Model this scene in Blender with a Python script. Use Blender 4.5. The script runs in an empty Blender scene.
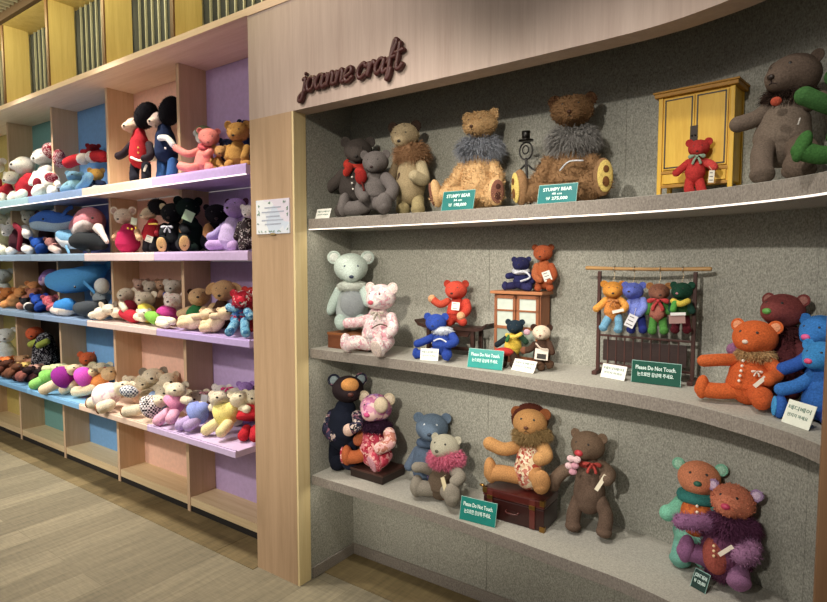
import bpy, bmesh, math, random
from mathutils import Vector, Matrix
R0 = random.Random(7)
sc = bpy.context.scene
COL = sc.collection
PI = math.pi
# ------------------------------------------------------------------ camera
FPX, CX, CY, PITCH, EYE = 572.0, 413.5, 301.0, math.radians(3.9), 1.5
YAW = math.atan2(407.5, FPX/math.cos(PITCH))
FW = Vector((-math.sin(YAW)*math.cos(PITCH), math.cos(YAW)*math.cos(PITCH), -math.sin(PITCH)))
RT = Vector((math.cos(YAW), math.sin(YAW), 0)); UP = RT.cross(FW)
CAM = Vector((0, 0, EYE))
cam = bpy.data.objects.new('camera', bpy.data.cameras.new('camera')); COL.objects.link(cam)
cam.matrix_world = Matrix.Translation(CAM) @ Matrix((RT, UP, -FW)).transposed().to_4x4()
cam.data.sensor_width = 36; cam.data.lens = FPX/827*36; cam.data.clip_start = .02
sc.camera = cam
def ray(x, y): return FW + RT*((x-CX)/FPX) - UP*((y-CY)/FPX)
def atY(x, y, Y): r = ray(x, y); return CAM + r*(Y/r.y)
def atZ(x, y, Z): r = ray(x, y); return CAM + r*((Z-EYE)/r.z)
def ppm(p): return FPX/((p-CAM).dot(FW))        # pixels per metre at a point
# ------------------------------------------------------------------ colours and materials
def lin(h):
    c = [int(h[i:i+2], 16)/255 for i in (0, 2, 4)]
    return tuple(((v+.055)/1.055)**2.4 if v > .04045 else v/12.92 for v in c)+(1,)
MC = {}
def new_mat(key):
    m = bpy.data.materials.new(key); m.use_nodes = True
    return m, m.node_tree.nodes, m.node_tree.links, m.node_tree.nodes['Principled BSDF']
def N(nt, t, **kw):
    n = nt.new(t)
    for k, v in kw.items():
        if k in n.inputs: n.inputs[k].default_value = v
        else: setattr(n, k, v)
    return n
def ramp(ns, stops, const=False):
    r = ns.new('ShaderNodeValToRGB'); e = r.color_ramp.elements
    if const: r.color_ramp.interpolation = 'CONSTANT'
    e[0].position, e[0].color = stops[0]; e[1].position, e[1].color = stops[1]
    for p, c in stops[2:]:
        q = e.new(p); q.color = c
    return r
def mul(c, f): return (min(1, c[0]*f), min(1, c[1]*f), min(1, c[2]*f), 1)
def fab(h, scale=220, bump=.5, var=.35, sheen=.3):
    """woollen cloth or fur pile of one colour with a fine mottling"""
    key = f'cloth {h} {scale}'
    if key in MC: return MC[key]
    m, ns, lk, b = new_mat(key); c = lin(h); g = .3*c[0]+.6*c[1]+.1*c[2]; c = tuple(v*.9+g*.1 for v in c[:3])+(1,)
    tc = ns.new('ShaderNodeTexCoord')
    n = N(ns, 'ShaderNodeTexNoise', Scale=scale, Detail=4.0, Roughness=.65); lk.new(tc.outputs['Object'], n.inputs['Vector'])
    r = ramp(ns, [(.3, mul(c, 1-var)), (.7, mul(c, 1+var*.6))])
    lk.new(n.outputs['Fac'], r.inputs['Fac']); lk.new(r.outputs['Color'], b.inputs['Base Color'])
    bp = N(ns, 'ShaderNodeBump', Strength=bump, Distance=.004); lk.new(n.outputs['Fac'], bp.inputs['Height']); lk.new(bp.outputs['Normal'], b.inputs['Normal'])
    b.inputs['Roughness'].default_value = .95; b.inputs['Sheen Weight'].default_value = sheen
    b.inputs['Sheen Tint'].default_value = mul(c, 1.6); b.inputs['Specular IOR Level'].default_value = .15
    MC[key] = m; return m
def patt(cols, scale=60, name='patchwork'):
    """printed cloth: cells of several colours"""
    key = f'{name} {"".join(cols)} {scale}'
    if key in MC: return MC[key]
    m, ns, lk, b = new_mat(key)
    tc = ns.new('ShaderNodeTexCoord')
    nz = N(ns, 'ShaderNodeTexNoise', Scale=scale*.7, Detail=2.0); lk.new(tc.outputs['Object'], nz.inputs['Vector'])
    mx = ns.new('ShaderNodeMixRGB'); mx.inputs[0].default_value = .06; lk.new(tc.outputs['Object'], mx.inputs[1]); lk.new(nz.outputs['Color'], mx.inputs[2])
    v = N(ns, 'ShaderNodeTexVoronoi', Scale=scale); lk.new(mx.outputs[0], v.inputs['Vector'])
    s = ns.new('ShaderNodeSeparateColor'); lk.new(v.outputs['Color'], s.inputs[0])
    k = len(cols); r = ramp(ns, [(i/k, lin(c)) for i, c in enumerate(cols)], True)
    lk.new(s.outputs[0], r.inputs['Fac']); lk.new(r.outputs['Color'], b.inputs['Base Color'])
    bp = N(ns, 'ShaderNodeBump', Strength=.25, Distance=.004); lk.new(v.outputs['Distance'], bp.inputs['Height']); lk.new(bp.outputs['Normal'], b.inputs['Normal'])
    b.inputs['Roughness'].default_value = .9; b.inputs['Specular IOR Level'].default_value = .15
    MC[key] = m; return m
def check(c1, c2, scale=60):
    key = f'checked cloth {c1}{c2}{scale}'
    if key in MC: return MC[key]
    m, ns, lk, b = new_mat(key); tc = ns.new('ShaderNodeTexCoord')
    v = N(ns, 'ShaderNodeTexChecker', Scale=scale); v.inputs['Color1'].default_value = lin(c1); v.inputs['Color2'].default_value = lin(c2)
    lk.new(tc.outputs['Object'], v.inputs['Vector']); lk.new(v.outputs['Color'], b.inputs['Base Color']); b.inputs['Roughness'].default_value = .9
    MC[key] = m; return m
def solid(h, rough=.5, metal=0., coat=0., name='paint', trans=0., spec=.5):
    key = f'{name} {h} {rough} {metal} {coat}'
    if key in MC: return MC[key]
    m, ns, lk, b = new_mat(key); c = lin(h)
    tc = ns.new('ShaderNodeTexCoord'); n = N(ns, 'ShaderNodeTexNoise', Scale=40.0, Detail=3.0); lk.new(tc.outputs['Object'], n.inputs['Vector'])
    r = ramp(ns, [(.3, mul(c, .93)), (.7, mul(c, 1.05))]); lk.new(n.outputs['Fac'], r.inputs['Fac']); lk.new(r.outputs['Color'], b.inputs['Base Color'])
    b.inputs['Roughness'].default_value = rough; b.inputs['Metallic'].default_value = metal; b.inputs['Coat Weight'].default_value = coat
    b.inputs['Specular IOR Level'].default_value = spec
    MC[key] = m; return m
def wood(h1, h2, axis='Z', scale=1., rough=.55, name='wood', streak=18., spec=.35):
    """grain drawn out along one axis"""
    key = f'{name} {h1}{h2}{axis}{scale}'
    if key in MC: return MC[key]
    m, ns, lk, b = new_mat(key); tc = ns.new('ShaderNodeTexCoord'); mp = ns.new('ShaderNodeMapping')
    sv = [streak*scale]*3; sv['XYZ'.index(axis)] = 1.1*scale; mp.inputs['Scale'].default_value = sv
    lk.new(tc.outputs['Object'], mp.inputs['Vector'])
    n = N(ns, 'ShaderNodeTexNoise', Scale=1.0, Detail=7.0, Roughness=.62, Distortion=.6); lk.new(mp.outputs['Vector'], n.inputs['Vector'])
    n2 = N(ns, 'ShaderNodeTexNoise', Scale=6.0, Detail=4.0, Roughness=.7); lk.new(mp.outputs['Vector'], n2.inputs['Vector'])
    mx = ns.new('ShaderNodeMath'); mx.operation = 'MULTIPLY_ADD'; mx.inputs[1].default_value = .35; lk.new(n2.outputs['Fac'], mx.inputs[0])
    m2 = ns.new('ShaderNodeMath'); m2.operation = 'MULTIPLY'; m2.inputs[1].default_value = .65; lk.new(n.outputs['Fac'], m2.inputs[0]); lk.new(m2.outputs[0], mx.inputs[2])
    r = ramp(ns, [(.36, lin(h1)), (.64, lin(h2))]); lk.new(mx.outputs[0], r.inputs['Fac']); lk.new(r.outputs['Color'], b.inputs['Base Color'])
    bp = N(ns, 'ShaderNodeBump', Strength=.08, Distance=.002); lk.new(mx.outputs[0], bp.inputs['Height']); lk.new(bp.outputs['Normal'], b.inputs['Normal'])
    b.inputs['Roughness'].default_value = rough; b.inputs['Specular IOR Level'].default_value = spec
    MC[key] = m; return m
def emit(h, s, name='light'):
    key = f'{name} {h}{s}'
    if key in MC: return MC[key]
    m, ns, lk, b = new_mat(key); b.inputs['Base Color'].default_value = lin(h)
    b.inputs['Emission Color'].default_value = lin(h); b.inputs['Emission Strength'].default_value = s
    MC[key] = m; return m
def felt(h1, h2, key='felt'):
    key = f'{key} {h1}{h2}'
    if key in MC: return MC[key]
    m, ns, lk, b = new_mat(key); tc = ns.new('ShaderNodeTexCoord')
    n = N(ns, 'ShaderNodeTexNoise', Scale=150.0, Detail=5.0, Roughness=.75); lk.new(tc.outputs['Object'], n.inputs['Vector'])
    mp = ns.new('ShaderNodeMapping'); mp.inputs['Scale'].default_value = (300, 300, 130); lk.new(tc.outputs['Object'], mp.inputs['Vector'])
    n2 = N(ns, 'ShaderNodeTexNoise', Scale=1.0, Detail=2.0); lk.new(mp.outputs['Vector'], n2.inputs['Vector'])
    a = ns.new('ShaderNodeMath'); a.operation = 'MULTIPLY_ADD'; a.inputs[1].default_value = .55; lk.new(n.outputs['Fac'], a.inputs[0])
    a2 = ns.new('ShaderNodeMath'); a2.operation = 'MULTIPLY'; a2.inputs[1].default_value = .45; lk.new(n2.outputs['Fac'], a2.inputs[0]); lk.new(a2.outputs[0], a.inputs[2])
    r = ramp(ns, [(.36, lin(h1)), (.64, lin(h2))]); lk.new(a.outputs[0], r.inputs['Fac']); lk.new(r.outputs['Color'], b.inputs['Base Color'])
    bp = N(ns, 'ShaderNodeBump', Strength=.35, Distance=.002); lk.new(a.outputs[0], bp.inputs['Height']); lk.new(bp.outputs['Normal'], b.inputs['Normal'])
    b.inputs['Roughness'].default_value = 1; b.inputs['Specular IOR Level'].default_value = .1
    MC[key] = m; return m
# ------------------------------------------------------------------ mesh building
class MB:
    def __init__(s): s.v = []; s.f = []; s.flat = set()
    def add(s, vs, fs, flat=False):
        o = len(s.v); s.v += [Vector(v) for v in vs]
        for f in fs:
            if flat: s.flat.add(len(s.f))
            s.f.append(tuple(i+o for i in f))
        return s
    def box(s, lo, hi, M=None, bev=0.):
        lo, hi = Vector(lo), Vector(hi); c = (lo+hi)/2; h = (hi-lo)/2
        if bev <= 0:
            vs = [c+Vector((x*h.x, y*h.y, z*h.z)) for x in (-1, 1) for y in (-1, 1) for z in (-1, 1)]
            fs = [(0, 1, 3, 2), (4, 6, 7, 5), (0, 4, 5, 1), (2, 3, 7, 6), (0, 2, 6, 4), (1, 5, 7, 3)]
        else:
            bm = bmesh.new(); bmesh.ops.create_cube(bm, size=1)
            for v in bm.verts: v.co = Vector((v.co.x*2*h.x, v.co.y*2*h.y, v.co.z*2*h.z))+c
            bmesh.ops.bevel(bm, geom=list(bm.edges), offset=bev, segments=2, profile=.6, affect='EDGES')
            bm.verts.index_update(); vs = [v.co.copy() for v in bm.verts]; fs = [tuple(v.index for v in f.verts) for f in bm.faces]; bm.free()
        if M is not None: vs = [M @ v for v in vs]
        return s.add(vs, fs, True)
    def blob(s, c, r, M=None, nu=18, nv=12, fn=None):
        """ellipsoid; r scalar or triple, M a 3x3 turn, fn shapes unit directions"""
        c = Vector(c); r = Vector((r, r, r)) if not hasattr(r, '__len__') else Vector(r)
        vs = []
        for j in range(nv+1):
            t = PI*j/nv
            for i in range(nu):
                a = 2*PI*i/nu; n = Vector((math.sin(t)*math.cos(a), math.sin(t)*math.sin(a), math.cos(t)))
                if fn: n = fn(n)
                q = Vector((n.x*r.x, n.y*r.y, n.z*r.z)); vs.append(c+(M @ q if M is not None else q))
        fs = [(j*nu+i, (j+1)*nu+i, (j+1)*nu+(i+1) % nu, j*nu+(i+1) % nu) for j in range(nv) for i in range(nu)]
        return s.add(vs, fs)
    def tube(s, pts, rad, n=14, sub=5, caps=True, flat=1.):
        """rounded limb along points with a radius at each"""
        pts = [Vector(p) for p in pts]; rad = list(rad) if hasattr(rad, '__len__') else [rad]*len(pts)
        P, Q = [], []
        k = len(pts)
        for i in range(k-1):
            p0, p1, p2, p3 = pts[max(i-1, 0)], pts[i], pts[i+1], pts[min(i+2, k-1)]
            for j in range(sub):
                t = j/sub
                P.append(.5*((2*p1)+(p2-p0)*t+(2*p0-5*p1+4*p2-p3)*t*t+(3*p1-p0-3*p2+p3)*t**3)); Q.append(rad[i]+(rad[i+1]-rad[i])*(3*t*t-2*t**3))
        P.append(pts[-1]); Q.append(rad[-1])
        T = [(P[min(i+1, len(P)-1)]-P[max(i-1, 0)]).normalized() for i in range(len(P))]
        if caps:
            a = [(.05, .99), (.30, .93), (.6, .75), (.85, .48), (.97, .18)]
            P = [P[0]-T[0]*Q[0]*.9*x for x, y in reversed(a)]+P+[P[-1]+T[-1]*Q[-1]*.9*x for x, y in a]
            Q = [Q[0]*y for x, y in reversed(a)]+Q+[Q[-1]*y for x, y in a]
            T = [T[0]]*5+T+[T[-1]]*5
        u = T[0].orthogonal().normalized()
        if flat != 1.:
            z = Vector((0, 0, 1)); u = (z-T[0]*z.dot(T[0])); u = u.normalized() if u.length > .1 else T[0].orthogonal().normalized()
        vs = []
        for p, q, t in zip(P, Q, T):
            u = (u-t*u.dot(t)).normalized(); w = t.cross(u)
            for i in range(n):
                a = 2*PI*i/n; vs.append(p+(u*math.cos(a)+w*math.sin(a)*flat)*q)
        L = len(P)
        fs = [(j*n+i, j*n+(i+1) % n, (j+1)*n+(i+1) % n, (j+1)*n+i) for j in range(L-1) for i in range(n)]
        fs += [tuple(reversed(range(n))), tuple((L-1)*n+i for i in range(n))]
        return s.add(vs, fs)
    def lathe(s, c, prof, n=20, M=None):
        c = Vector(c); vs = []
        for r, z in prof:
            for i in range(n):
                q = Vector((r*math.cos(2*PI*i/n), r*math.sin(2*PI*i/n), z)); vs.append(c+(M @ q if M is not None else q))
        L = len(prof); fs = [(j*n+i, j*n+(i+1) % n, (j+1)*n+(i+1) % n, (j+1)*n+i) for j in range(L-1) for i in range(n)]
        fs += [tuple(reversed(range(n))), tuple((L-1)*n+i for i in range(n))]
        return s.add(vs, fs)
    def prism(s, poly, axis_fn, a, b):
        """extrude a 2-D outline between a and b; axis_fn(u, v, t) places it"""
        n = len(poly); vs = [axis_fn(u, v, a) for u, v in poly]+[axis_fn(u, v, b) for u, v in poly]
        fs = [tuple(range(n)), tuple(reversed(range(n, 2*n)))]+[(i, i+n, (i+1) % n+n, (i+1) % n) for i in range(n)]
        return s.add(vs, fs, True)
    def strands(s, base_pts, L, w, rnd, droop=.35, wild=.35):
        """thin tapering locks growing from (point, normal) pairs"""
        for p, nn in base_pts:
            d = (nn+Vector((rnd.gauss(0, wild), rnd.gauss(0, wild), rnd.gauss(0, wild)))).normalized(); l = L*rnd.uniform(.6, 1.25)
            side = d.cross(Vector((rnd.random()-.5, rnd.random()-.5, rnd.random()-.5)));
            if side.length < 1e-4: continue
            side = side.normalized()*w*rnd.uniform(.6, 1.3)
            m = p+d*l*.5; e = m+(d+Vector((0, 0, -droop))).normalized()*l*.5
            s.add([p-side, p+side, m+side*.7, m-side*.7, e], [(0, 1, 2, 3), (3, 2, 4)])
        return s
    def fuzz(s, count, L, w, rnd, droop=.2, wild=.5):
        fs = [f for f in s.f if len(f) == 4]; ar = []
        tot = 0
        for f in fs:
            a = (s.v[f[1]]-s.v[f[0]]).cross(s.v[f[3]]-s.v[f[0]]); tot += a.length; ar.append(tot)
        import bisect
        cen = sum(s.v, Vector())/len(s.v); bp = []
        for _ in range(count):
            f = fs[min(bisect.bisect(ar, rnd.random()*tot), len(fs)-1)]; u, v = rnd.random(), rnd.random()
            p = (s.v[f[0]]*(1-u)+s.v[f[1]]*u)*(1-v)+(s.v[f[3]]*(1-u)+s.v[f[2]]*u)*v
            nn = (s.v[f[1]]-s.v[f[0]]).cross(s.v[f[3]]-s.v[f[0]])
            if nn.length < 1e-9: continue
            bp.append((p, nn.normalized()))
        if sum(1 for p, n_ in bp[:200] if n_.dot(p-cen) > 0) < len(bp[:200])/2: bp = [(p, -n_) for p, n_ in bp]
        return s.strands(bp, L, w, rnd, droop, wild)
    def build(s, name, mat, parent=None, org=None):
        me = bpy.data.meshes.new(name); o0 = Vector(org) if org is not None else Vector()
        if parent is not None and org is None: o0 = Vector(parent['_o']) if '_o' in parent else Vector()
        me.from_pydata([v-o0 for v in s.v], [], s.f)
        sm = [i not in s.flat for i in range(len(s.f))]; me.polygons.foreach_set('use_smooth', sm)
        me.materials.append(mat); me.update()
        ob = bpy.data.objects.new(name, me); COL.objects.link(ob)
        if parent is not None: ob.parent = parent
        elif org is not None: ob.location = o0
        ob['_o'] = list(o0)
        return ob
def thing(name, label, cat, loc, group=None):
    o = bpy.data.objects.new(name, None); COL.objects.link(o); o.location = loc; o.empty_display_size = .03
    o['label'] = label; o['category'] = cat; o['_o'] = list(loc)
    if group: o['group'] = group
    return o
def tag(o, label, cat, group=None):
    o['label'] = label; o['category'] = cat
    if group: o['group'] = group
    return o
def struct(name, mb, mat):
    o = mb.build(name, mat); o['kind'] = 'structure'; return o
def basis(fwd, up=Vector((0, 0, 1)), roll=0.):
    """3x3 turn taking local -Y to fwd and local Z near up"""
    f = fwd.normalized(); x = (-f).cross(up)
    if x.length < 1e-3: x = RT.copy()
    x.normalize(); z = x.cross(-f)
    M = Matrix((x, -f, z)).transposed()
    return M @ Matrix.Rotation(roll, 3, 'Y')
def lettering(body, size, M4, mat, parent, name='lettering', ext=.0002, align='CENTER', shear=0., bold=0., width=None):
    """flat raised writing from a text curve, turned into a mesh"""
    cu = bpy.data.curves.new(name, 'FONT'); cu.body = body; cu.size = size; cu.align_x = align; cu.align_y = 'CENTER'; cu.extrude = ext
    cu.shear = shear; cu.offset = bold; cu.resolution_u = 2
    ob = bpy.data.objects.new(name, cu); COL.objects.link(ob); bpy.context.view_layer.update()
    me = bpy.data.meshes.new_from_object(ob.evaluated_get(bpy.context.evaluated_depsgraph_get()))
    bpy.data.objects.remove(ob); bpy.data.curves.remove(cu)
    if width and len(me.vertices):
        xs = [v.co.x for v in me.vertices]; k = width/(max(xs)-min(xs))
        for v in me.vertices: v.co.x *= k
    me.transform(M4); me.materials.clear(); me.materials.append(mat)
    o = bpy.data.objects.new(name, me); COL.objects.link(o)
    if parent is not None:
        o.parent = parent; me.transform(Matrix.Translation(-Vector(parent['_o'])))
    return o
# ================================================================== the place
WOODL = wood('B29E92', 'C4B2A6', 'Z', 1., .6, 'pale oak veneer', 26)
WOODP = wood('A98D6E', 'BC9F80', 'Z', 1., .55, 'oak veneer pillar', 22)
WOODX = wood('CDA98A', 'E0C0A2', 'X', 1., .55, 'oak board', 22)
WOODD = wood('C4A684', 'D4B898', 'Z', 1., .55, 'oak divider', 24)
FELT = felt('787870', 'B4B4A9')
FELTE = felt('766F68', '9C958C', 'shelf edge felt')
PI2 = PI/2
# floor: planks running towards the display, darker band in front of the shelving
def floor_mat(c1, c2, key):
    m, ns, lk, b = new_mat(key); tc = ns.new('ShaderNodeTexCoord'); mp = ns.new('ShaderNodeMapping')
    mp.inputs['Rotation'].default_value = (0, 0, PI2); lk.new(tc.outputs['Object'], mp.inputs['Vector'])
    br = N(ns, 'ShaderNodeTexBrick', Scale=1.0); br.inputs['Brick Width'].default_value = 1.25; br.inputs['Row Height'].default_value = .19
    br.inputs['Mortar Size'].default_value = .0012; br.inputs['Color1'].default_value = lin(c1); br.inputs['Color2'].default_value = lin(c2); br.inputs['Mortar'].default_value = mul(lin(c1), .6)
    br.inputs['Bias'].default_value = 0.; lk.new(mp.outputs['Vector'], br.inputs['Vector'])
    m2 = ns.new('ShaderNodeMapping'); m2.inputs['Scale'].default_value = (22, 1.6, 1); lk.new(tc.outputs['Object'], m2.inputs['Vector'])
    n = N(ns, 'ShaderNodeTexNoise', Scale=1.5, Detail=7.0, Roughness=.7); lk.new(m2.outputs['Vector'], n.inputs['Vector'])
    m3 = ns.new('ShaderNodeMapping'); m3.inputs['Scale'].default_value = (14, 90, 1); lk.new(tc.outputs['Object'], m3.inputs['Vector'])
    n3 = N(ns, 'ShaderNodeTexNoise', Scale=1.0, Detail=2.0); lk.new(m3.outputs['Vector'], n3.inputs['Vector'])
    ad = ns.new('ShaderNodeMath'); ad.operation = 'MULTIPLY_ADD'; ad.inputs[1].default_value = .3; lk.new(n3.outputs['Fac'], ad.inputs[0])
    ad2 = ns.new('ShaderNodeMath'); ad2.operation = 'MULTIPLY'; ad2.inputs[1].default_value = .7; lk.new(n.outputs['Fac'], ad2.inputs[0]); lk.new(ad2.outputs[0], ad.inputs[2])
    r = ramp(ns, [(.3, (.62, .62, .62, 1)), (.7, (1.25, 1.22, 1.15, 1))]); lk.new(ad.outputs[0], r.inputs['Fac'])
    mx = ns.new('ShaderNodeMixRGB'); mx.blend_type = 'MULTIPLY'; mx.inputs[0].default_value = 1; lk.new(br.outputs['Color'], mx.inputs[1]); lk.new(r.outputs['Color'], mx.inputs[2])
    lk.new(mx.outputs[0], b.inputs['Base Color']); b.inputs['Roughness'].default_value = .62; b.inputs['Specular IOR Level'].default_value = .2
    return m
f = MB(); f.box((-9, -3, -.04), (3, 2.5, 0)); struct('floor', f, floor_mat('8A8370', '746E5E', 'grey brown plank floor'))
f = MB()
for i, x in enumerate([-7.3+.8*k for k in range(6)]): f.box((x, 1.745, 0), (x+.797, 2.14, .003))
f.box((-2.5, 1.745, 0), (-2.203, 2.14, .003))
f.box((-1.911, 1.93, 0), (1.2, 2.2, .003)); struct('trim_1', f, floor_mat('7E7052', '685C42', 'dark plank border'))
# curves in plan
def smooth(pts, k=6):
    out = []
    for i in range(len(pts)-1):
        p = [Vector(pts[j]) for j in (max(i-1, 0), i, i+1, min(i+2, len(pts)-1))]
        for j in range(k):
            t = j/k; out.append(.5*((2*p[1])+(p[2]-p[0])*t+(2*p[0]-5*p[1]+4*p[2]-p[3])*t*t+(3*p[1]-p[0]-3*p[2]+p[3])*t**3))
    out.append(Vector(pts[-1])); return out
FRONT = smooth([(-1.908, 1.862), (-1.5, 1.865), (-1.2, 1.86), (-.9, 1.84), (-.69, 1.82), (-.49, 1.80), (-.36, 1.77), (-.28, 1.742), (-.19, 1.69), (-.11, 1.638), (-.03, 1.57), (.03, 1.49), (.08, 1.39), (.10, 1.27)])
BACK = smooth([(-1.916, 2.155), (-1.6, 2.16), (-1.2, 2.165), (-.9, 2.165), (-.69, 2.16), (-.5, 2.15), (-.36, 2.12), (-.24, 2.075), (-.1, 2.0), (.04, 1.91), (.16, 1.8), (.26, 1.66), (.33, 1.47), (.36, 1.27)])
FASC = smooth([(-2.203, 1.776), (-1.909, 1.776), (-1.4, 1.776), (-1.0, 1.772), (-.7, 1.762), (-.5, 1.752), (-.39, 1.737), (-.3, 1.712), (-.19, 1.665), (-.1, 1.60), (-.01, 1.50), (.04, 1.40), (.062, 1.25)])
def off(curve, d):
    o = []
    for i, p in enumerate(curve):
        t = (curve[min(i+1, len(curve)-1)]-curve[max(i-1, 0)]).normalized(); o.append(p+Vector((-t.y, t.x))*d)
    return o
def ribbon(A, B, z0, z1, mb):
    n = len(A); vs = [(p.x, p.y, z) for z in (z0, z1) for C in (A, B) for p in C]
    g = lambda z, c, i: (z*2+c)*n+i
    fs = []
    for i in range(n-1):
        fs += [(g(0, 0, i), g(0, 1, i), g(0, 1, i+1), g(0, 0, i+1)), (g(1, 0, i), g(1, 0, i+1), g(1, 1, i+1), g(1, 1, i)),
               (g(0, 0, i), g(0, 0, i+1), g(1, 0, i+1), g(1, 0, i)), (g(0, 1, i), g(1, 1, i), g(1, 1, i+1), g(0, 1, i+1))]
    fs += [(g(0, 0, 0), g(1, 0, 0), g(1, 1, 0), g(0, 1, 0)), (g(0, 0, n-1), g(0, 1, n-1), g(1, 1, n-1), g(1, 0, n-1))]
    return mb.add(vs, fs, True)
# felt back wall (panels with fine seams) and felt side wall
b = MB(); seg = [0, 14, 30, 46, 60, 78]
cuts = [0, 13, 27, 40, 52, 64, 78]
for a, c in zip(cuts[:-1], cuts[1:]):
    A = BACK[a:c+1]; A = [p.copy() for p in A]
    if c != 78: A[-1] = A[-1].lerp(A[-2], .03)
    ribbon(A, off(A, .03), 0, 2.95, b)
ribbon(off(BACK, .003), off(BACK, .05), 0, 2.95, b)
struct('wall_back', b, FELT)
b = MB(); b.box((-1.92, 1.85, 0), (-1.912, 2.155, 2.16)); struct('wall_side', b, FELT)
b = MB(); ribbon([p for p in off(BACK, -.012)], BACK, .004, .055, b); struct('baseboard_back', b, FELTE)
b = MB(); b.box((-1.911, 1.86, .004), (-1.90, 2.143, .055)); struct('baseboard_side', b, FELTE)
# pillar and curved fascia
p = MB(); p.box((-2.203, 1.776, 0), (-1.9205, 2.15, 2.16)); struct('wall_pillar', p, WOODP)
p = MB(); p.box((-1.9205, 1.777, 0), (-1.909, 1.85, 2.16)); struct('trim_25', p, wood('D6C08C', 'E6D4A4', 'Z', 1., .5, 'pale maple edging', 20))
p = MB(); ribbon(FASC, off(FASC, .085), 2.16, 2.63, p); struct('wall_fascia', p, WOODL)
p = MB(); ribbon(off(FASC, .086)[6:], BACK[0:1]*0+off(FASC, .34)[6:], 2.62, 2.64, p); struct('ceiling_niche', p, FELT)
p = MB(); p.box((-1.913, 1.865, 2.16), (-1.90, 2.15, 2.62)); struct('wall_side_upper', p, FELT)
# right hand post closing the niche
p = MB()
q0, q1 = ray(821, 296), ray(811, 598)
p.box((.014, 1.24, 0), (.30, 1.30, 1.655), bev=.002); p.box((.014, 1.30, 0), (.034, 1.42, 1.655))
struct('trim_2', p, wood('8E6A4A', 'A67F5C', 'Z', 1., .6, 'brown veneer', 22))
# cornice over the shelving, running on above the fascia
p = MB(); p.box((-7.2, 1.774, 2.636), (-2.0, 2.15, 2.668)); ribbon(off(FASC, -.004), off(FASC, .12), 2.631, 2.668, p)
struct('trim_3', p, wood('DDBFA4', 'F0D8C0', 'X', 1., .5, 'light oak edge', 22))
# upper wall: fins, soffit, slatted recesses
YEL = wood('B8A468', 'CCBA80', 'Z', 1., .5, 'honey maple', 20)
FX = [-5.0-.735*2, -5.0-.735, -5.0, -4.265, -3.525, -2.81, -2.075, -1.34]
FINEDGE = wood('5A4028', '6E5032', 'Z', 1., .5, 'brown fin edge', 20)
for i, x in enumerate(FX):
    p = MB(); p.box((x-.03, 1.797, 2.668), (x, 1.96, 3.25)); struct(f'trim_{4+i}', p, YEL)
    p = MB(); p.box((x-.031, 1.787, 2.668), (x-.001, 1.797, 3.25)); struct(f'trim_{14+i}', p, FINEDGE)
    if i < len(FX)-1:
        p = MB(); p.box((x+.001, 1.79, 3.25), (FX[i+1]+.001, 1.995, 3.27)); struct(f'ceiling_soffit_{i+1}', p, YEL)
DARKG = solid('20262A', .7, name='dark recess'); SLATM = solid('A3A596', .5, name='pale slat edge')
p = MB(); p.box((-7.2, 1.995, 2.66), (.4, 2.02, 3.3)); struct('wall_upper', p, DARKG)
for i, x in enumerate(FX[:-1]):
    p = MB(); n = 10; w = .735-.03
    # solid board behind the fin's yellow return on the left third of the bay is the fin itself; slats fill the bay
    for k in range(n): p.box((x+.035+w*k/n, 1.982, 2.668), (x+.035+w*k/n+.010, 1.994, 3.249))
    struct(f'wall_slats_{i+1}', p, SLATM)
# ceiling: dark void with thin pale slats
p = MB(); p.box((-9, -3, 3.5), (3, 2.5, 3.54)); struct('ceiling', p, solid('1C1A18', .9, name='black ceiling'))
p = MB()
for k in range(120): p.box((-8+.066*k, -1.5, 3.30), (-8+.066*k+.010, 1.755, 3.34))
struct('ceiling_slats', p, solid('8C887C', .6, name='ceiling slat'))
p = MB(); p.box((-9, 1.756, 3.25), (2, 1.787, 3.5)); struct('trim_23', p, wood('3A2A1E', '4A3828', 'X', 1., .6, 'brown ceiling beam', 20))
p = MB(); p.box((-7.26, 1.5, 0), (-7.2, 2.5, 3.5)); struct('wall_left', p, WOODP)
# display shelves
def dshelf(z, th, label, led):
    t = thing('display_shelf', label, 'shelf', (-1.0, 1.9, z-th), 'felt covered niche shelves')
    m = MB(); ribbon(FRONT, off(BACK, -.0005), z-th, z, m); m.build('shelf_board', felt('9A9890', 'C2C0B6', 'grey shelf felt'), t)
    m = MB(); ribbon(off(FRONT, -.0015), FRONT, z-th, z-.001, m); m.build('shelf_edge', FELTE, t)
    if led: m = MB(); ribbon(off(FRONT, -.0015), off(FRONT, .006), z-th-.0045, z-th-.0002, m); m.build('light_strip', emit('FFF4E8', led*.75, 'strip'), t)
    return t
dshelf(1.695, .045, 'topmost curved grey felt shelf, bright light line under its front edge', 1.1)
dshelf(1.101, .042, 'middle curved grey felt shelf holding the cupboard and hanging rack', 0)
dshelf(.502, .042, 'lowest curved grey felt shelf holding the suitcase, near the floor', .0)
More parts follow.
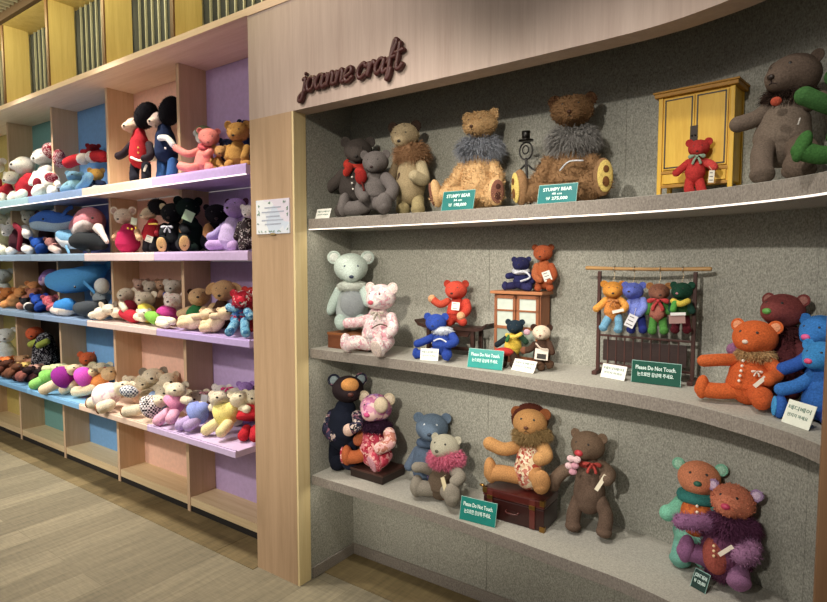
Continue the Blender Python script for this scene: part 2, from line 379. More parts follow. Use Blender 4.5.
# ---------------------------------------------------------------- shelving unit on the left
DX = [-7.05, -6.26, -5.455, -4.655, -3.855, -3.045, -2.235]
unit = thing('shelving_unit', 'long pale oak open shelving with coloured back panels beside the wooden pillar', 'shelving', (-4.6, 2.0, 0))
for x in DX:
    m = MB(); m.box((x-.015, 1.951, 0), (x+.013, 2.135, 2.635)); d = m.build('divider', WOODD, unit)
for i in range(6):
    m = MB(); m.box((DX[i]+.013, 1.955, .04), (DX[i+1]-.015, 2.13, .088)); m.build('bottom_board', wood('C8B088', 'DCC8A0', 'X', 1., .55, 'cream board', 22), unit)
    m = MB(); m.box((DX[i]+.013, 1.957, .0), (DX[i+1]-.015, 1.97, .0395)); m.build('plinth', solid('15110E', .8, name='black plinth'), unit)
BP = {5: ('B9A2CC', 'B79AD0'), 4: ('E2B8A4', 'F0B49C'), 3: ('6C9CCB', '66A4DE'), 2: ('6A9C98', '66A29C'), 1: ('C8B46A', 'D6C47E'), 0: ('C8B46A', 'D6C47E')}
for i in range(6):
    for j, (z0, z1) in enumerate([(.088, .53), (.575, 1.083), (1.12, 1.505), (1.55, 1.918), (1.962, 2.635)]):
        c = BP[i][0]
        if i == 2 and j in (1, 2, 3): c = '16120F' if j == 1 else ('3A2420' if j == 2 else '24303A')
        if i == 3 and j == 3: c = '6A70B4'
        m = MB(); m.box((DX[i]+.013, 2.13, z0), (DX[i+1]-.015, 2.14, z1)); m.build('back_panel', solid(c, .6, name='panel'), unit)
LV = [(1.918, 1.962, 1.776), (1.507, 1.55, 1.776), (1.085, 1.12, 1.776), (.545, .578, 1.72)]
TC = [{5: 'C4ACE0', 4: 'ECDCD0', 3: '98B4E0', 2: 'A8CCD8', 1: 'A8CCD8', 0: 'C8D8DC'},
      {5: 'C4AED4', 4: 'DCC8C8', 3: '90A8C0', 2: '88A0B8', 1: '8098B0', 0: '8098B0'},
      {5: 'B8A4D4', 4: 'D8C4BC', 3: '8098B8', 2: '7890A8', 1: '7890A8', 0: '7890A8'},
      {5: 'D0BCE0', 4: 'E6CCB8', 3: '7CB0D8', 2: '6C9CC4', 1: '5C98C8', 0: '5C98C8'}]
TN = {'C': 'x'}
hn = ['top', 'second', 'third', 'fourth']
cn = [{5: 'violet', 4: 'pinkish cream', 3: 'light blue', 2: 'pale aqua', 1: 'pale aqua', 0: 'pale grey'}, {5: 'lilac', 4: 'pale pink', 3: 'dusty blue', 2: 'blue grey', 1: 'blue grey', 0: 'blue grey'},
      {5: 'lilac', 4: 'dusty pink', 3: 'grey blue', 2: 'blue grey', 1: 'blue grey', 0: 'blue grey'}, {5: 'lavender', 4: 'peach', 3: 'sky blue', 2: 'blue', 1: 'blue', 0: 'blue'}]
bn = {5: 'next to the wooden pillar', 4: 'second bay left of the pillar', 3: 'third bay left of the pillar', 2: 'fourth bay left of the pillar', 1: 'fifth bay left of the pillar', 0: 'sixth bay left of the pillar'}
for j, (z0, z1, yf) in enumerate(LV):
    J = list(DX)
    if j == 3: J = [x-.03 for x in DX]; J[-1] = -2.285
    for i in range(1, 6):
        a, c = J[i], J[i+1]
        m = MB(); m.box((a+.001, yf, z0), (c-.001, 1.9505, z1), bev=.003)
        for (u, v) in ((DX[i]+.0145, DX[i+1]-.0165),): m.box((max(u, a+.002), 1.9505, z0+.004), (min(v, c-.002), 2.129, z1-.0005))
        m.box((a+.001, yf+.004, z1), (c-.001, yf+.010, z1+.006))
        o = m.build('display_tray', solid(TC[j][i], .35, 0, .15, 'acrylic'), None, org=((a+c)/2, 1.9, z0))
        if j == 0: m = MB(); m.box((a+.002, yf-.002, z0-.004), (c-.002, yf+.006, z0-.0002)); m.build('light_strip', emit('FFF4F0', 1.1, 'strip'), o)
        tag(o, f'{cn[j][i]} tray shelf on the {hn[j]} level, {bn[i]}', 'shelf', 'coloured tray shelves of the oak shelving')
# notice sheet on the pillar
t = thing('notice_sheet', 'pale blue paper notice with leafy border fixed on the wooden pillar', 'notice', (-2.05, 1.77, 1.63))
m = MB(); m.box((-2.16, 1.770, 1.629), (-1.936, 1.7755, 1.785)); m.build('sheet', patt(['D8DEE8', 'E4E8EC', 'CBD6E6', 'DAD4E2'], 14, 'watercolour paper'), t)
rr = random.Random(3); lf = solid('7E9A8C', .8, name='ink')
for k in range(26):
    x = -2.15+.205*rr.random() if k % 2 else rr.choice((-2.148, -2.14, -1.955, -1.948)); z = rr.choice((1.64, 1.77)) if k % 2 else 1.635+.14*rr.random()
    MB().blob((x, 1.769, z), (.007, .0012, .003), Matrix.Rotation(rr.random()*3, 3, 'Y'), 8, 6).build('leaf', lf, t)
m = MB()
for k, (x0, x1, z) in enumerate([(-2.10, -1.99, 1.745), (-2.12, -1.97, 1.725), (-2.09, -2.0, 1.705), (-2.12, -1.975, 1.688), (-2.1, -1.99, 1.67)]): m.box((x0, 1.7692, z), (x1, 1.7698, z+.006))
m.build('printed_line', solid('A8AFC0', .8, name='ink'), t)
m = MB(); m.box((-2.06, 1.766, 1.622), (-2.03, 1.7755, 1.632), bev=.002); m.build('clip', solid('B7A070', .4, .6, name='metal'), t)
# sheet on the violet back panel of the third level
m = MB(); m.box((-2.62, 2.126, 1.34), (-2.44, 2.1295, 1.48)); tag(m.build('picture_card', patt(['C8B8D8', 'B8A8CC', 'D8CCE0'], 30, 'drawing'), None, org=(-2.53, 2.128, 1.34)), 'small pale drawing card on the violet panel behind the beige plush dogs', 'card')
# script sign: brush strokes of the letters j-o-a-n-n-e  c-r-a-f-t
sg = thing('script_sign', 'dark brown raised handwritten shop sign lettering on the pale fascia', 'sign', (-1.57, 1.77, 2.22))
SG = solid('4A201E', .45, name='sign face')
GL = {'j': ([[(.05, .95), (.25, 1.0), (.22, .3), (.1, -.55), (-.15, -.6), (-.1, -.25), (.35, .1)]], .42), 'jd': None,
      'o': ([[(.55, .9), (.2, .95), (.0, .45), (.22, .02), (.55, .2), (.62, .65), (.5, .95), (.75, .8)]], .72),
      'a': ([[(.6, .9), (.3, 1.), (.02, .5), (.2, .02), (.5, .35), (.66, .95), (.6, .3), (.72, .02), (.95, .2)]], .88),
      'n': ([[(-.02, .75), (.12, .95), (.14, .4), (.1, .02), (.3, .75), (.5, .98), (.6, .7), (.58, .1), (.8, .1)]], .78),
      'e': ([[(.05, .35), (.5, .6), (.45, .95), (.15, .9), (.0, .4), (.25, .0), (.65, .25)]], .66),
      'c': ([[(.6, .75), (.45, 1.0), (.12, .8), (.02, .35), (.3, .0), (.68, .25)]], .68),
      'r': ([[(-.02, .7), (.15, .95), (.14, .4), (.12, .02), (.25, .6), (.45, .98), (.6, .75)]], .62),
      'f': ([[(.0, .6), (.3, 1.2), (.5, 1.9), (.3, 2.0), (.2, 1.2), (.15, .2), (.1, -.55), (.25, -.3), (.3, .2)], [(-.02, .85), (.5, .95)]], .5),
      't': ([[(.2, 1.75), (.18, .8), (.2, .1), (.45, .05), (.6, .3)], [(-.05, 1.15), (.5, 1.25)]], .5)}
wx = 0.; lay = []
for ch in 'joanne craft':
    if ch == ' ': wx += .35; continue
    lay.append((ch, wx)); wx += GL[ch][1]+.06
x0, x1, zb, xh = -1.838, -1.308, 2.222, .054; kx = (x1-x0)/wx
for ch, wx in lay:
    m = MB()
    for st in GL[ch][0]:
        for dy in (1.760, 1.768):
            m.tube([(x0+(wx+u+.18*v)*kx, dy, zb+v*xh) for u, v in st], .0092, 8, 4)
    if ch == 'j': m.blob((x0+(wx+.4)*kx, 1.765, zb+1.38*xh), (.008, .011, .008))
    m.build('letter', SG, sg)
# ================================================================== soft toys
INK = solid('16110F', .5, name='black glass', spec=.8)
THR = solid('2A1A16', .8, name='thread')
def cloth(c):
    """colour spec: hex, or tuple (kind, ...)"""
    if isinstance(c, str): return fab(c)
    if c[0] == 'p': return patt(c[2], c[1])
    if c[0] == 'c': return check(c[2], c[3], c[1])
    if c[0] == 'v': return fab(c[1], 90, .2, .2, .6)
    if c[0] == 'k': return fab(c[1], 420, 1., .5)
    if c[0] == 's': return solid(c[1], .35, name='satin')
    return c
class Toy:
    """a soft toy whose joints are given as sight lines (x, y) met at a depth Y"""
    def __init__(s, label, cat='teddy bear', name='teddy_bear', Y=2.0, group=None, seed=None):
        s.Y = Y; s.label, s.cat, s.name, s.group = label, cat, name, group
        s.parts = []; s.rnd = random.Random(sum(map(ord, label)) if seed is None else seed); s.zs = None
    def P(s, x, y, dy=0): return atY(x, y, s.Y+dy)
    def R(s, r, p): return r/ppm(p)
    def part(s, name, mb, mat, parent=None, label=None):
        s.parts.append([name, mb, mat, parent, label]); return len(s.parts)-1
    # ---- head
    def head(s, x, y, r, look=(0, 0), dy=0, c='888888', ear=.42, earc=None, inner=None, nose='1A1412', muz=None, snout=.46, eyes=True, roll=0., fz=0, fzl=.3, ears=True, earspread=.7, wide=1.06, eyec=None, mouth=True, nz=1., earflop=False, earlen=1.):
        p = s.P(x, y, dy); R = s.R(r, p); s.hp, s.hr = p, R
        v = (CAM-p).normalized(); nx, ny = look; k = math.sqrt(max(.04, 1-nx*nx-ny*ny))
        rt = Vector((0, 0, 1)).cross(v).normalized(); up = v.cross(rt)
        f = (rt*nx-up*ny+v*k).normalized(); M = basis(f, Vector((0, 0, 1)), math.radians(roll)); s.hM = M; s.hf = f
        md = Vector((0, -1, -.22)).normalized()
        def shape(n):
            q = Vector((n.x*wide, n.y*.93, n.z*.9)); a = n.dot(md); t = max(0, min(1, (a-.70)/.28)); t = t*t*(3-2*t)
            return q+md*snout*t+Vector((0, 0, -.03*t))
        mb = MB().blob(p, R, M, 26, 18, shape)
        if fz: mb.fuzz(fz, R*fzl, R*.03, s.rnd)
        h = s.part('head', mb, cloth(c))
        g = lambda a: p+M @ (Vector(a)*R)
        if muz:
            m = MB().blob(g(md*(.62+snout*.55)), (R*.44, R*.40, R*.36), M, 16, 10)
            if fz: m.fuzz(fz//6, R*.12, R*.03, s.rnd)
            s.part('muzzle', m, cloth(muz), h)
        tip = .94+snout*1.0+(.06 if muz else 0)
        s.part('nose', MB().blob(g(md*tip+Vector((0, .02, .10))), (R*.155*nz, R*.10*nz, R*.11*nz), M, 10, 8), solid(nose, .5, name='nose') if isinstance(nose, str) else nose, h)
        if mouth and r >= 8:
            b0 = md*tip+Vector((0, .05, .02))
            m = MB().tube([g(b0), g(b0+Vector((0, .03, -.14)))], R*.022, 5, 1)
            m.tube([g(b0+Vector((-.15, .12, -.2))), g(b0+Vector((0, .03, -.14))), g(b0+Vector((.15, .12, -.2)))], R*.022, 5, 2)
            s.part('mouth', m, THR, h)
        if eyes:
            for e in (-1, 1):
                d = Vector((e*.36*wide, -.80, .30)); s.part('eye', MB().blob(g(d), R*.085, M, 10, 8), INK if not eyec else solid(eyec, .3, name='eye'), h)
        if ears:
            for e in (-1, 1):
                a = R*ear*.98; cpos = g((e*(earspread+.08)*wide, .06, .48)) if not earflop else g((e*.9*wide, 0, .35))
                tilt = M @ Matrix.Rotation(e*.5 if not earflop else e*2.4, 3, 'Y') @ Matrix.Rotation(-.1, 3, 'X')
                cen = cpos+tilt @ Vector((0, 0, a*.38*earlen))
                def es(n):
                    if n.y < 0: return Vector((n.x, n.y*.30+.34*max(0, 1-(n.x*n.x+n.z*n.z)*1.25), n.z))
                    return Vector((n.x, n.y*.42, n.z))
                m = MB().blob(cen, (a, a, a*earlen), tilt, 16, 12, es)
                if fz: m.fuzz(fz//8, R*fzl*.8, R*.03, s.rnd)
                q = s.part('ear', m, cloth(earc or c), h)
                if inner:
                    s.part('inner_ear', MB().blob(cen+tilt @ Vector((0, -a*.06, 0)), (a*.68, a*.16, a*.68*earlen), tilt, 12, 8), cloth(inner), q)
        return s
    def body(s, x1, y1, x2, y2, r, c='888888', dy=0, dy2=None, fz=0, fzl=.012, neck=.6, base=.9, name='body'):
        a = s.P(x1, y1, dy); b = s.P(x2, y2, dy if dy2 is None else dy2); R = s.R(r, a); s.ba, s.bb, s.br = a, b, R
        d = (b-a); L = d.length; d = d.normalized() if L > 1e-4 else Vector((0, 0, -1))
        pts = [a+d*R*neck*.6, a+d*L*.35, a+d*L*.62, b-d*R*base*.75]; rad = [R*neck, R*.88, R, R*base]
        m = MB().tube(pts, rad, 20, 6)
        if fz: m.fuzz(fz, fzl, .0012, s.rnd)
        s.bi = s.part(name, m, cloth(c)); s.body_low = (pts[-1]-Vector((0, 0, R*base))); return s
    def limb(s, name, pts, r, c='888888', foot=None, pad=None, fz=0, fzl=.012, r2=None, paw=None, parent=None, toes=False):
        """pts: (x, y, dy) with optional 4th radius in px; foot: px half length of the sole"""
        P = [s.P(q[0], q[1], q[2] if len(q) > 2 else 0) for q in pts]
        r *= .93; r2 = r2*.95 if r2 else None
        k = len(P); rr = [s.R(q[3], p) if len(q) > 3 else s.R(r+((r2 if r2 else r)-r)*i/max(1, k-1), p) for i, (q, p) in enumerate(zip(pts, P))]
        if s.zs is not None:
            for i in range(k): P[i].z = max(P[i].z, s.zs+rr[i]*.97)
        m = MB()
        d = (P[-1]-P[-2]).normalized()
        ft = None
        if foot:
            F = s.R(foot, P[-1]); w = rr[-1]*1.12
            up = Vector((0, 0, 1)) if abs(d.z) < .72 else ((CAM-P[-1])*Vector((1, 1, 0))).normalized()
            u = (up-d*up.dot(d)).normalized(); x = u.cross(d)
            M = Matrix((x, d, u)).transposed(); cen = P[-1]+u*(F-w)*.75
            if s.zs is not None: cen.z = max(cen.z, s.zs+(F if abs(d.z) < .72 else w*.72))
            m.blob(cen, (w, rr[-1]*.78, F), M, 16, 12); ft = (cen, M, w, F, rr[-1]*.78)
        m.tube(P, rr, 16, 6)
        if fz: m.fuzz(fz, fzl, .0012, s.rnd)
        i = s.part(name, m, cloth(c), parent)
        if foot and pad:
            cen, M, w, F, t = ft
            j = s.part('foot_pad', MB().blob(cen+M @ Vector((0, t*.80, 0)), (w*.80, t*.34, F*.84), M, 16, 10), cloth(pad), i)
            if toes:
                tm = MB(); cc = cen+M @ Vector((0, t*1.12, 0))
                tm.blob(cc+M @ Vector((0, 0, -F*.3)), (w*.34, t*.1, F*.28), M, 12, 8)
                s.part('heart_patch', tm, cloth(toes), j)
                tm = MB(); tm.blob(cc+M @ Vector((0, 0, F*.34)), (w*.3, t*.1, F*.2), M, 12, 8); s.part('heart_patch', tm, cloth(toes), j)
        if paw:
            s.part('paw', MB().blob(P[-1], rr[-1]*1.12, None, 12, 10), cloth(paw), i)
        return s
    def arm(s, pts, r, c='888888', **k): return s.limb('arm', pts, r, c, **k)
    def leg(s, pts, r, c='888888', **k): return s.limb('leg', pts, r, c, **k)
    def ruff(s, x, y, rx, rz, c, n=1300, L=.03, dy=0, w=.0012, droop=.5, core=.75, name='ruff', ry=None, parent=None):
        p = s.P(x, y, dy); X, Z = s.R(rx, p), s.R(rz, p); Y = s.R(ry, p) if ry else X*.8
        v = (CAM-p).normalized(); M = basis(v)
        m = MB().blob(p, (X*core, Y*core, Z*core), M, 20, 12); bp = []
        for _ in range(n):
            a = s.rnd.random()*2*PI; z = s.rnd.uniform(-.95, .9); q = math.sqrt(1-z*z); d = Vector((q*math.cos(a), q*math.sin(a), z))
            bp.append((p+M @ Vector((d.x*X*core, d.y*Y*core, d.z*Z*core)), (M @ Vector((d.x, d.y, d.z*.5-.25))).normalized()))
        m.strands(bp, L, w, s.rnd, droop, .3); s.part(name, m, cloth(c), parent); return s
    def blob(s, name, x, y, rx, rz, c, dy=0, ry=None, parent=None, turn=0, fz=0):
        p = s.P(x, y, dy); M = basis((CAM-p).normalized()) @ Matrix.Rotation(math.radians(turn), 3, 'Y')
        m = MB().blob(p, (s.R(rx, p), s.R(ry if ry else min(rx, rz)*.7, p), s.R(rz, p)), M, 16, 12)
        if fz: m.fuzz(fz, .008, .001, s.rnd)
        s.part(name, m, cloth(c), parent); return s
    def band(s, name, pts, r, c, flat=1., parent=None, r2=None):
        P = [s.P(q[0], q[1], q[2] if len(q) > 2 else 0) for q in pts]
        s.part(name, MB().tube(P, [s.R(q[3] if len(q) > 3 else r, p) for q, p in zip(pts, P)], 10, 4, flat=flat), cloth(c), parent); return s
    def scarf(s, x, y, rx, rz, t, c, dy=0, name='scarf', depth=.8):
        """a ring of cloth round the neck"""
        p = s.P(x, y, dy); M = basis((CAM-p).normalized()); X, Z, T = s.R(rx, p), s.R(rz, p), s.R(t, p); n, k = 22, 8; m = MB(); vs = []
        for i in range(n):
            a = 2*PI*i/n; cen = Vector((math.cos(a)*(X-T), -math.sin(a)*(X-T)*depth, -math.sin(a)*Z*.35))
            for j in range(k):
                b = 2*PI*j/k; q = cen+Vector((math.cos(a)*math.cos(b), -math.sin(a)*math.cos(b), 0))*T+Vector((0, 0, math.sin(b)*T*1.25)); vs.append(p+M @ q)
        m.add(vs, [(i*k+j, i*k+(j+1) % k, ((i+1) % n)*k+(j+1) % k, ((i+1) % n)*k+j) for i in range(n) for j in range(k)])
        s.part(name, m, cloth(c)); return s
    def bow(s, x, y, r, c, dy=0, name='bow'):
        p = s.P(x, y, dy); R = s.R(r, p); M = basis((CAM-p).normalized()); m = MB()
        for e in (-1, 1):
            m.blob(p+M @ Vector((e*R*.62, 0, R*.08)), (R*.55, R*.2, R*.42), M @ Matrix.Rotation(e*.3, 3, 'Y'), 12, 8, lambda n, e=e: Vector((n.x, n.y, n.z*(.55+.45*e*n.x))))
            m.tube([p, p+M @ Vector((e*R*.35, -R*.05, -R*.5)), p+M @ Vector((e*R*.5, 0, -R*.95))], [R*.12, R*.17, R*.2], 8, 3)
        m.blob(p+M @ Vector((0, -R*.1, 0)), R*.22, M, 10, 8); s.part(name, m, cloth(c)); return s
    def buttons(s, pts, r, c, dy=0):
        for x, y in pts:
            p = s.P(x, y, dy); s.part('button', MB().blob(p, s.R(r, p), None, 8, 6), solid(c, .4, name='button'))
        return s
    def card(s, name, x, y, w, h, c, dy=0, turn=0, tilt=0, lines=None, string=None, parent=None):
        p = s.P(x, y, dy); M = basis((CAM-p).normalized()) @ Matrix.Rotation(math.radians(turn), 3, 'Y') @ Matrix.Rotation(math.radians(tilt), 3, 'Z')
        W, H = s.R(w, p)/2, s.R(h, p)/2; M4 = Matrix.Translation(p) @ M.to_4x4()
        i = s.part(name, MB().box((-W, -.0008, -H), (W, .0008, H), M4), solid(c, .7, name='paper') if isinstance(c, str) else cloth(c), parent)
        if lines:
            m = MB()
            for k in range(lines):
                z = H*(.6-1.2*k/max(1, lines-1)); m.box((-W*.7, -.0014, z-H*.07), (W*(.3+.4*((k*7) % 3)/2), -.0009, z+H*.07), M4)
            s.part('print', m, solid('6A6A6A', .8, name='ink'), i)
        if string:
            q = s.P(string[0], string[1], dy); s.part('string', MB().tube([q, p+M @ Vector((0, 0, H))], .0007, 5, 1), solid('D8C8A8', .8, name='string'), i)
        return s
    def tube3(s, name, P, r, c, parent=None): s.part(name, MB().tube(P, r, 8, 3), c, parent); return s
    def done(s, zs=None, snap=.05):
        lo = min(v.z for q in s.parts for v in q[1].v)
        if zs is not None:
            gap = lo-zs
            if -.16 < gap < snap:
                for q in s.parts:
                    for v in q[1].v: v.z -= gap-.0005
            else: print('GAP', s.label, round(gap, 3))
            lo = zs
        allv = [v for q in s.parts[:1] for v in q[1].v]
        cx = sum(v.x for v in allv)/len(allv); cy = sum(v.y for v in allv)/len(allv)
        t = thing(s.name, s.label, s.cat, (cx, cy, lo), s.group or ('plush toys on the oak shelving' if cx < -2.2 else 'teddy bears in the felt niche')); obs = []
        for nm, mb, mat, par, lb in s.parts:
            o = mb.build(nm, mat, t)
            if par is not None:
                pp = par
                while s.parts[pp][3] is not None: pp = s.parts[pp][3]
                o.parent = obs[pp]
            if lb: o['label'] = lb
            obs.append(o)
        s.root = t; return t
# ================================================================== bears of the felt niche
ZT, ZM, ZB = 1.695, 1.101, .502
W1 = solid('F2F0EA', .5, name='button')
# ---- top shelf
T = Toy('charcoal teddy bear with red scarf, leaning at the left end of the top shelf', Y=2.04)
T.head(358, 140, 13.5, (-.1, .12), c='4E4743', nose='1A1412', ear=.40); T.body(356, 150, 354, 196, 16, '453F3C')
T.arm([(345, 162, 0), (336, 172, -.02), (326, 180, -.03)], 6.5, '4E4743', r2=6); T.leg([(350, 194, -.02), (346, 192, -.09), (341, 201, -.12)], 7.5, '453F3C')
T.leg([(362, 196, -.02), (364, 198, -.08)], 7.5, '453F3C'); T.arm([(366, 163, 0), (372, 175, -.02)], 6.5, '4E4743')
T.scarf(356, 154, 13, 8, 3.4, 'C03020'); T.band('scarf_tail', [(350, 156, -.07), (346, 162, -.09)], 4, 'B82C1E', .5); T.buttons([(352, 166), (352, 172), (353, 178)], 1.1, 'E8E4DA', -.077); T.done(ZT)
T = Toy('slate grey seated teddy bear holding a dark red rose on the top shelf', Y=1.97)
T.head(375.5, 162, 12.5, (-.25, .1), c='6A6462', nose='2A1512', ear=.36); T.body(375, 173, 373, 208, 15.5, '6A6462')
T.leg([(366, 205, -.02), (354, 208, -.05), (344, 207, -.07)], 7.5, '6E6866', foot=12, r2=8); T.leg([(379, 203, -.03), (383, 203, -.09), (384, 205, -.115)], 8, '6E6866', foot=11)
T.arm([(386, 178, 0), (393, 188, -.03), (390, 196, -.06)], 7, '6A6462'); T.arm([(364, 179, 0), (360, 190, -.05), (364, 197, -.085)], 6, '6A6462')
T.blob('rose', 361, 176, 6, 8, '9A1E1A', -.075); T.blob('rose_petal', 359, 171, 4.5, 4, 'B42A22', -.085); T.band('rose_stem', [(362, 182, -.08), (364, 190, -.085)], 1, '5A201A'); T.done(ZT)
T = Toy('beige teddy bear with brown fur ruff and dark ears standing on the top shelf', Y=2.03)
T.head(405, 132, 13.5, (-.35, .12), c='B3A07C', ear=.42, earc='3A2C24', fz=500, fzl=.12); T.body(410, 152, 411, 200, 15, 'A08E6A'); T.ruff(412, 150, 20, 15, '9A7450', 1700, .034)
T.blob('dark_vest', 406, 176, 9, 12, '4A3A2C', -.028, 5); T.arm([(421, 162, 0), (424, 176, -.03), (414, 172, -.075)], 6.5, 'B0A27E'); T.arm([(398, 160, 0), (392, 175, -.01)], 6, '6A5A42')
T.leg([(403, 196, 0), (403, 206, -.03)], 7, 'A39468', foot=8); T.leg([(418, 196, 0), (418, 206, -.03)], 7, 'A39468', foot=8); T.done(ZT)
def curly(label, Y, hx, hy, hr, look, c, muz, ruff, ruffc, body, legs, arms, pad, patch, ear='', ec=None, nose='4A2A16', fzh=1600):
    T = Toy(label, Y=Y)
    T.head(hx, hy, hr, look, c=c, muz=muz, nose=nose, ear=.40, earc=ec, wide=1.28, fz=fzh, fzl=.15, snout=.45); T.body(*body, c, fz=2600, fzl=.016)
    for a in arms: T.arm(a, hr*.52, c, fz=900, fzl=.014)
    for l, fh in legs: T.leg(l, hr*.60, c, foot=fh, pad=pad, toes=patch, fz=900, fzl=.014)
    T.ruff(*ruff, ruffc, 2600, .045, w=.0015, droop=.8); return T
T = curly('golden curly teddy bear with blue grey fur collar and brown soles', 2.035, 480, 122, 13.8, (-.45, -.08), 'CFA872', 'C09A68', (480, 146, 24, 14), '8A8F98',
          (479, 150, 479, 204, 19), [([(470, 194, -.03), (452, 192, -.08), (437, 195, -.11)], 14), ([(488, 196, -.03), (492, 193, -.08), (496, 193, -.12)], 14)],
          [[(464, 166, 0), (456, 178, -.04), (448, 188, -.08)], [(492, 164, 0), (497, 178, -.03), (490, 188, -.08)]], '7C5040', '4A2C24')
T.done(ZT)
T = curly('brown curly teddy bear with grey fur collar and yellow heart soles', 2.04, 572, 110, 16.2, (-.12, -.12), '8A6844', 'CCA878', (573, 140, 27, 17), '8C8A86',
          (570, 150, 569, 200, 23), [([(556, 192, -.03), (538, 192, -.09), (521, 193, -.14)], 18), ([(588, 192, -.03), (596, 186, -.08), (603, 183, -.13)], 19)],
          [[(550, 162, 0), (542, 176, -.04), (534, 186, -.07)], [(590, 160, 0), (598, 172, -.02), (586, 182, -.09)]], 'CDB45A', '6A4420', ec='5E4028')
T.band('cord', [(560, 170, -.10), (569, 161, -.11), (583, 160, -.10)], .8, 'C8CCD0'); T.done(ZT)
# black wire figure with a top hat
p = lambda x, y, dy=0: atY(x, y, 2.02+dy)
t = thing('wire_figure', 'small black wire figure with a top hat, between the two curly bears', 'figure', p(528, 203).xy.to_3d()+Vector((0, 0, ZT)))
BLK = solid('15120F', .4, .3, name='black metal'); q = p(526, 141); k = 1/ppm(q)
m = MB(); m.lathe(q, [(.5*k, 0), (7.5*k, 0), (7.5*k, 1*k), (4*k, 1.2*k), (4*k, 7*k), (4.4*k, 9.5*k), (.5*k, 9.5*k)]); m.build('top_hat', BLK, t)
m = MB(); n = 20; ring = [p(526, 151)+Vector((math.cos(a)*7*k, 0, math.sin(a)*8.5*k)) for a in [2*PI*i/n for i in range(n+1)]]; m.tube(ring, .9*k, 6, 1)
ring = [p(526, 150)+Vector((math.cos(a)*3.2*k, -.004, math.sin(a)*4*k)) for a in [2*PI*i/n for i in range(n+1)]]; m.tube(ring, .8*k, 6, 1); m.build('wire_head', BLK, t)
zz = lambda v, z: Vector((v.x, v.y, z))
m = MB(); m.tube([p(526, 159), p(527, 178)], [1.6*k, 1.2*k], 8, 2); m.tube([p(526, 164), p(519, 172), p(521, 179)], 1*k, 6, 3); m.tube([p(527, 164), p(535, 170), p(540, 163)], 1*k, 6, 3)
m.build('wire_body', BLK, t)
for e in (-1, 1):
    m = MB(); m.tube([p(527, 177), p(527+e*2.5, 190), zz(p(527+e*4, 203), ZT+.002)], 1.1*k, 6, 3); m.tube([zz(p(527+e*4, 203), ZT+.002), zz(p(527+e*4, 203, -.02), ZT+.002)], 1.4*k, 6, 1); m.build('leg', BLK, t)
# yellow cabinet
def M4at(o, ang): return Matrix.Translation(o) @ Matrix.Rotation(ang, 4, 'Z')
YC = wood('D2A22C', 'E6BE48', 'Z', 3., .45, 'mustard lacquer', 10); DK = solid('33230F', .5, name='dark edging'); YB = wood('9A6C22', 'B88830', 'X', 3., .5, 'brown yellow lacquer', 10)
o = Vector((-.445, 1.985, ZT)); ang = -math.radians(8); CMt = M4at(o, ang)
cab = thing('miniature_cabinet', 'miniature mustard yellow cabinet with two doors on the right of the top shelf', 'cabinet', o)
w, d, h = .222, .105, .345
def bx(lo, hi, name, mat, par, M=None, bev=.0012):
    return MB().box(lo, hi, (CMt if M is None else M), bev=bev).build(name, mat, par)
m = MB(); m.box((.004, .006, .05), (w-.004, d-.002, h-.016), CMt); m.build('carcass', YC, cab)
m = MB(); m.box((-.010, -.010, h-.018), (w+.010, d+.006, h-.006), CMt, bev=.002); m.box((-.014, -.014, h-.006), (w+.014, d+.008, h), CMt, bev=.002); m.build('cornice', YB, cab)
for x in (0, w-.014):
    for y in (0, d-.014):
        m = MB(); m.box((x, y, 0), (x+.014, y+.014, h-.018), CMt, bev=.003); m.build('leg', YC, cab)
for i, (x0, x1) in enumerate(((.018, .109), (.113, w-.018))):
    m = MB(); m.box((x0, -.001, .098), (x1, .007, h-.024), CMt, bev=.001); dd = m.build('door', YC, cab)
    m = MB()
    for a in ((x0+.004, .102, x0+.008, h-.028), (x1-.008, .102, x1-.004, h-.028), (x0+.004, .102, x1-.004, .106), (x0+.004, h-.032, x1-.004, h-.028)): m.box((a[0], -.0026, a[1]), (a[2], -.0012, a[3]), CMt)
    m.build('door_edging', DK, dd)
m = MB(); m.box((.100, -.004, .175), (.122, -.0012, .225), CMt); m.blob(CMt @ Vector((.106, -.006, .195)), .003, None, 8, 6); m.blob(CMt @ Vector((.116, -.006, .195)), .003, None, 8, 6); m.build('lock_plate', solid('241A10', .4, .5, name='metal'), cab)
m = MB(); m.box((.012, .001, .086), (w-.012, .010, .094), CMt); m.box((.012, .001, .042), (w-.012, .010, .05), CMt); m.build('rail', YB, cab)
m = MB(); m.box((.018, -.001, .054), (w-.018, .006, .083), CMt, bev=.001); dr = m.build('drawer', YC, cab)
T = Toy('small red teddy bear with pale green bow before the yellow cabinet', Y=1.935)
T.head(699, 146, 9.5, (-.12, .05), c='B02C28', ear=.42, nose='4A0C0C'); T.body(697, 154, 694, 180, 9.5, 'C0302C'); T.arm([(689, 160, 0), (682, 166, -.01), (676, 171, -.015)], 4, 'BC2E2A'); T.arm([(705, 160, 0), (711, 162, -.015), (714, 165, -.03)], 4.4, 'D0403A')
T.leg([(690, 178, 0), (689, 186, -.01), (690, 190, -.02)], 5, 'BC2E2A', foot=5.5); T.leg([(699, 178, 0), (701, 186, -.01), (702, 190, -.02)], 5, 'BC2E2A', foot=5.5); T.bow(697, 154, 7, '8FA890', -.03)
T.card('hang_tag', 711.5, 174, 5, 12, 'E8E2D0', -.04, 4, lines=3, string=(709, 164)); T.done(ZT)
T = Toy('very large grey brown teddy bear with dark ruff, right end of top shelf', Y=1.80)
T.head(793, 80, 24, (-.55, -.22), c='6A5A4E', ear=.30, muz='5A4C42', nose='2E221C', wide=1.05, snout=.45); T.ruff(790, 100, 25, 13, '3E2E26', 2200, .028, droop=.5)
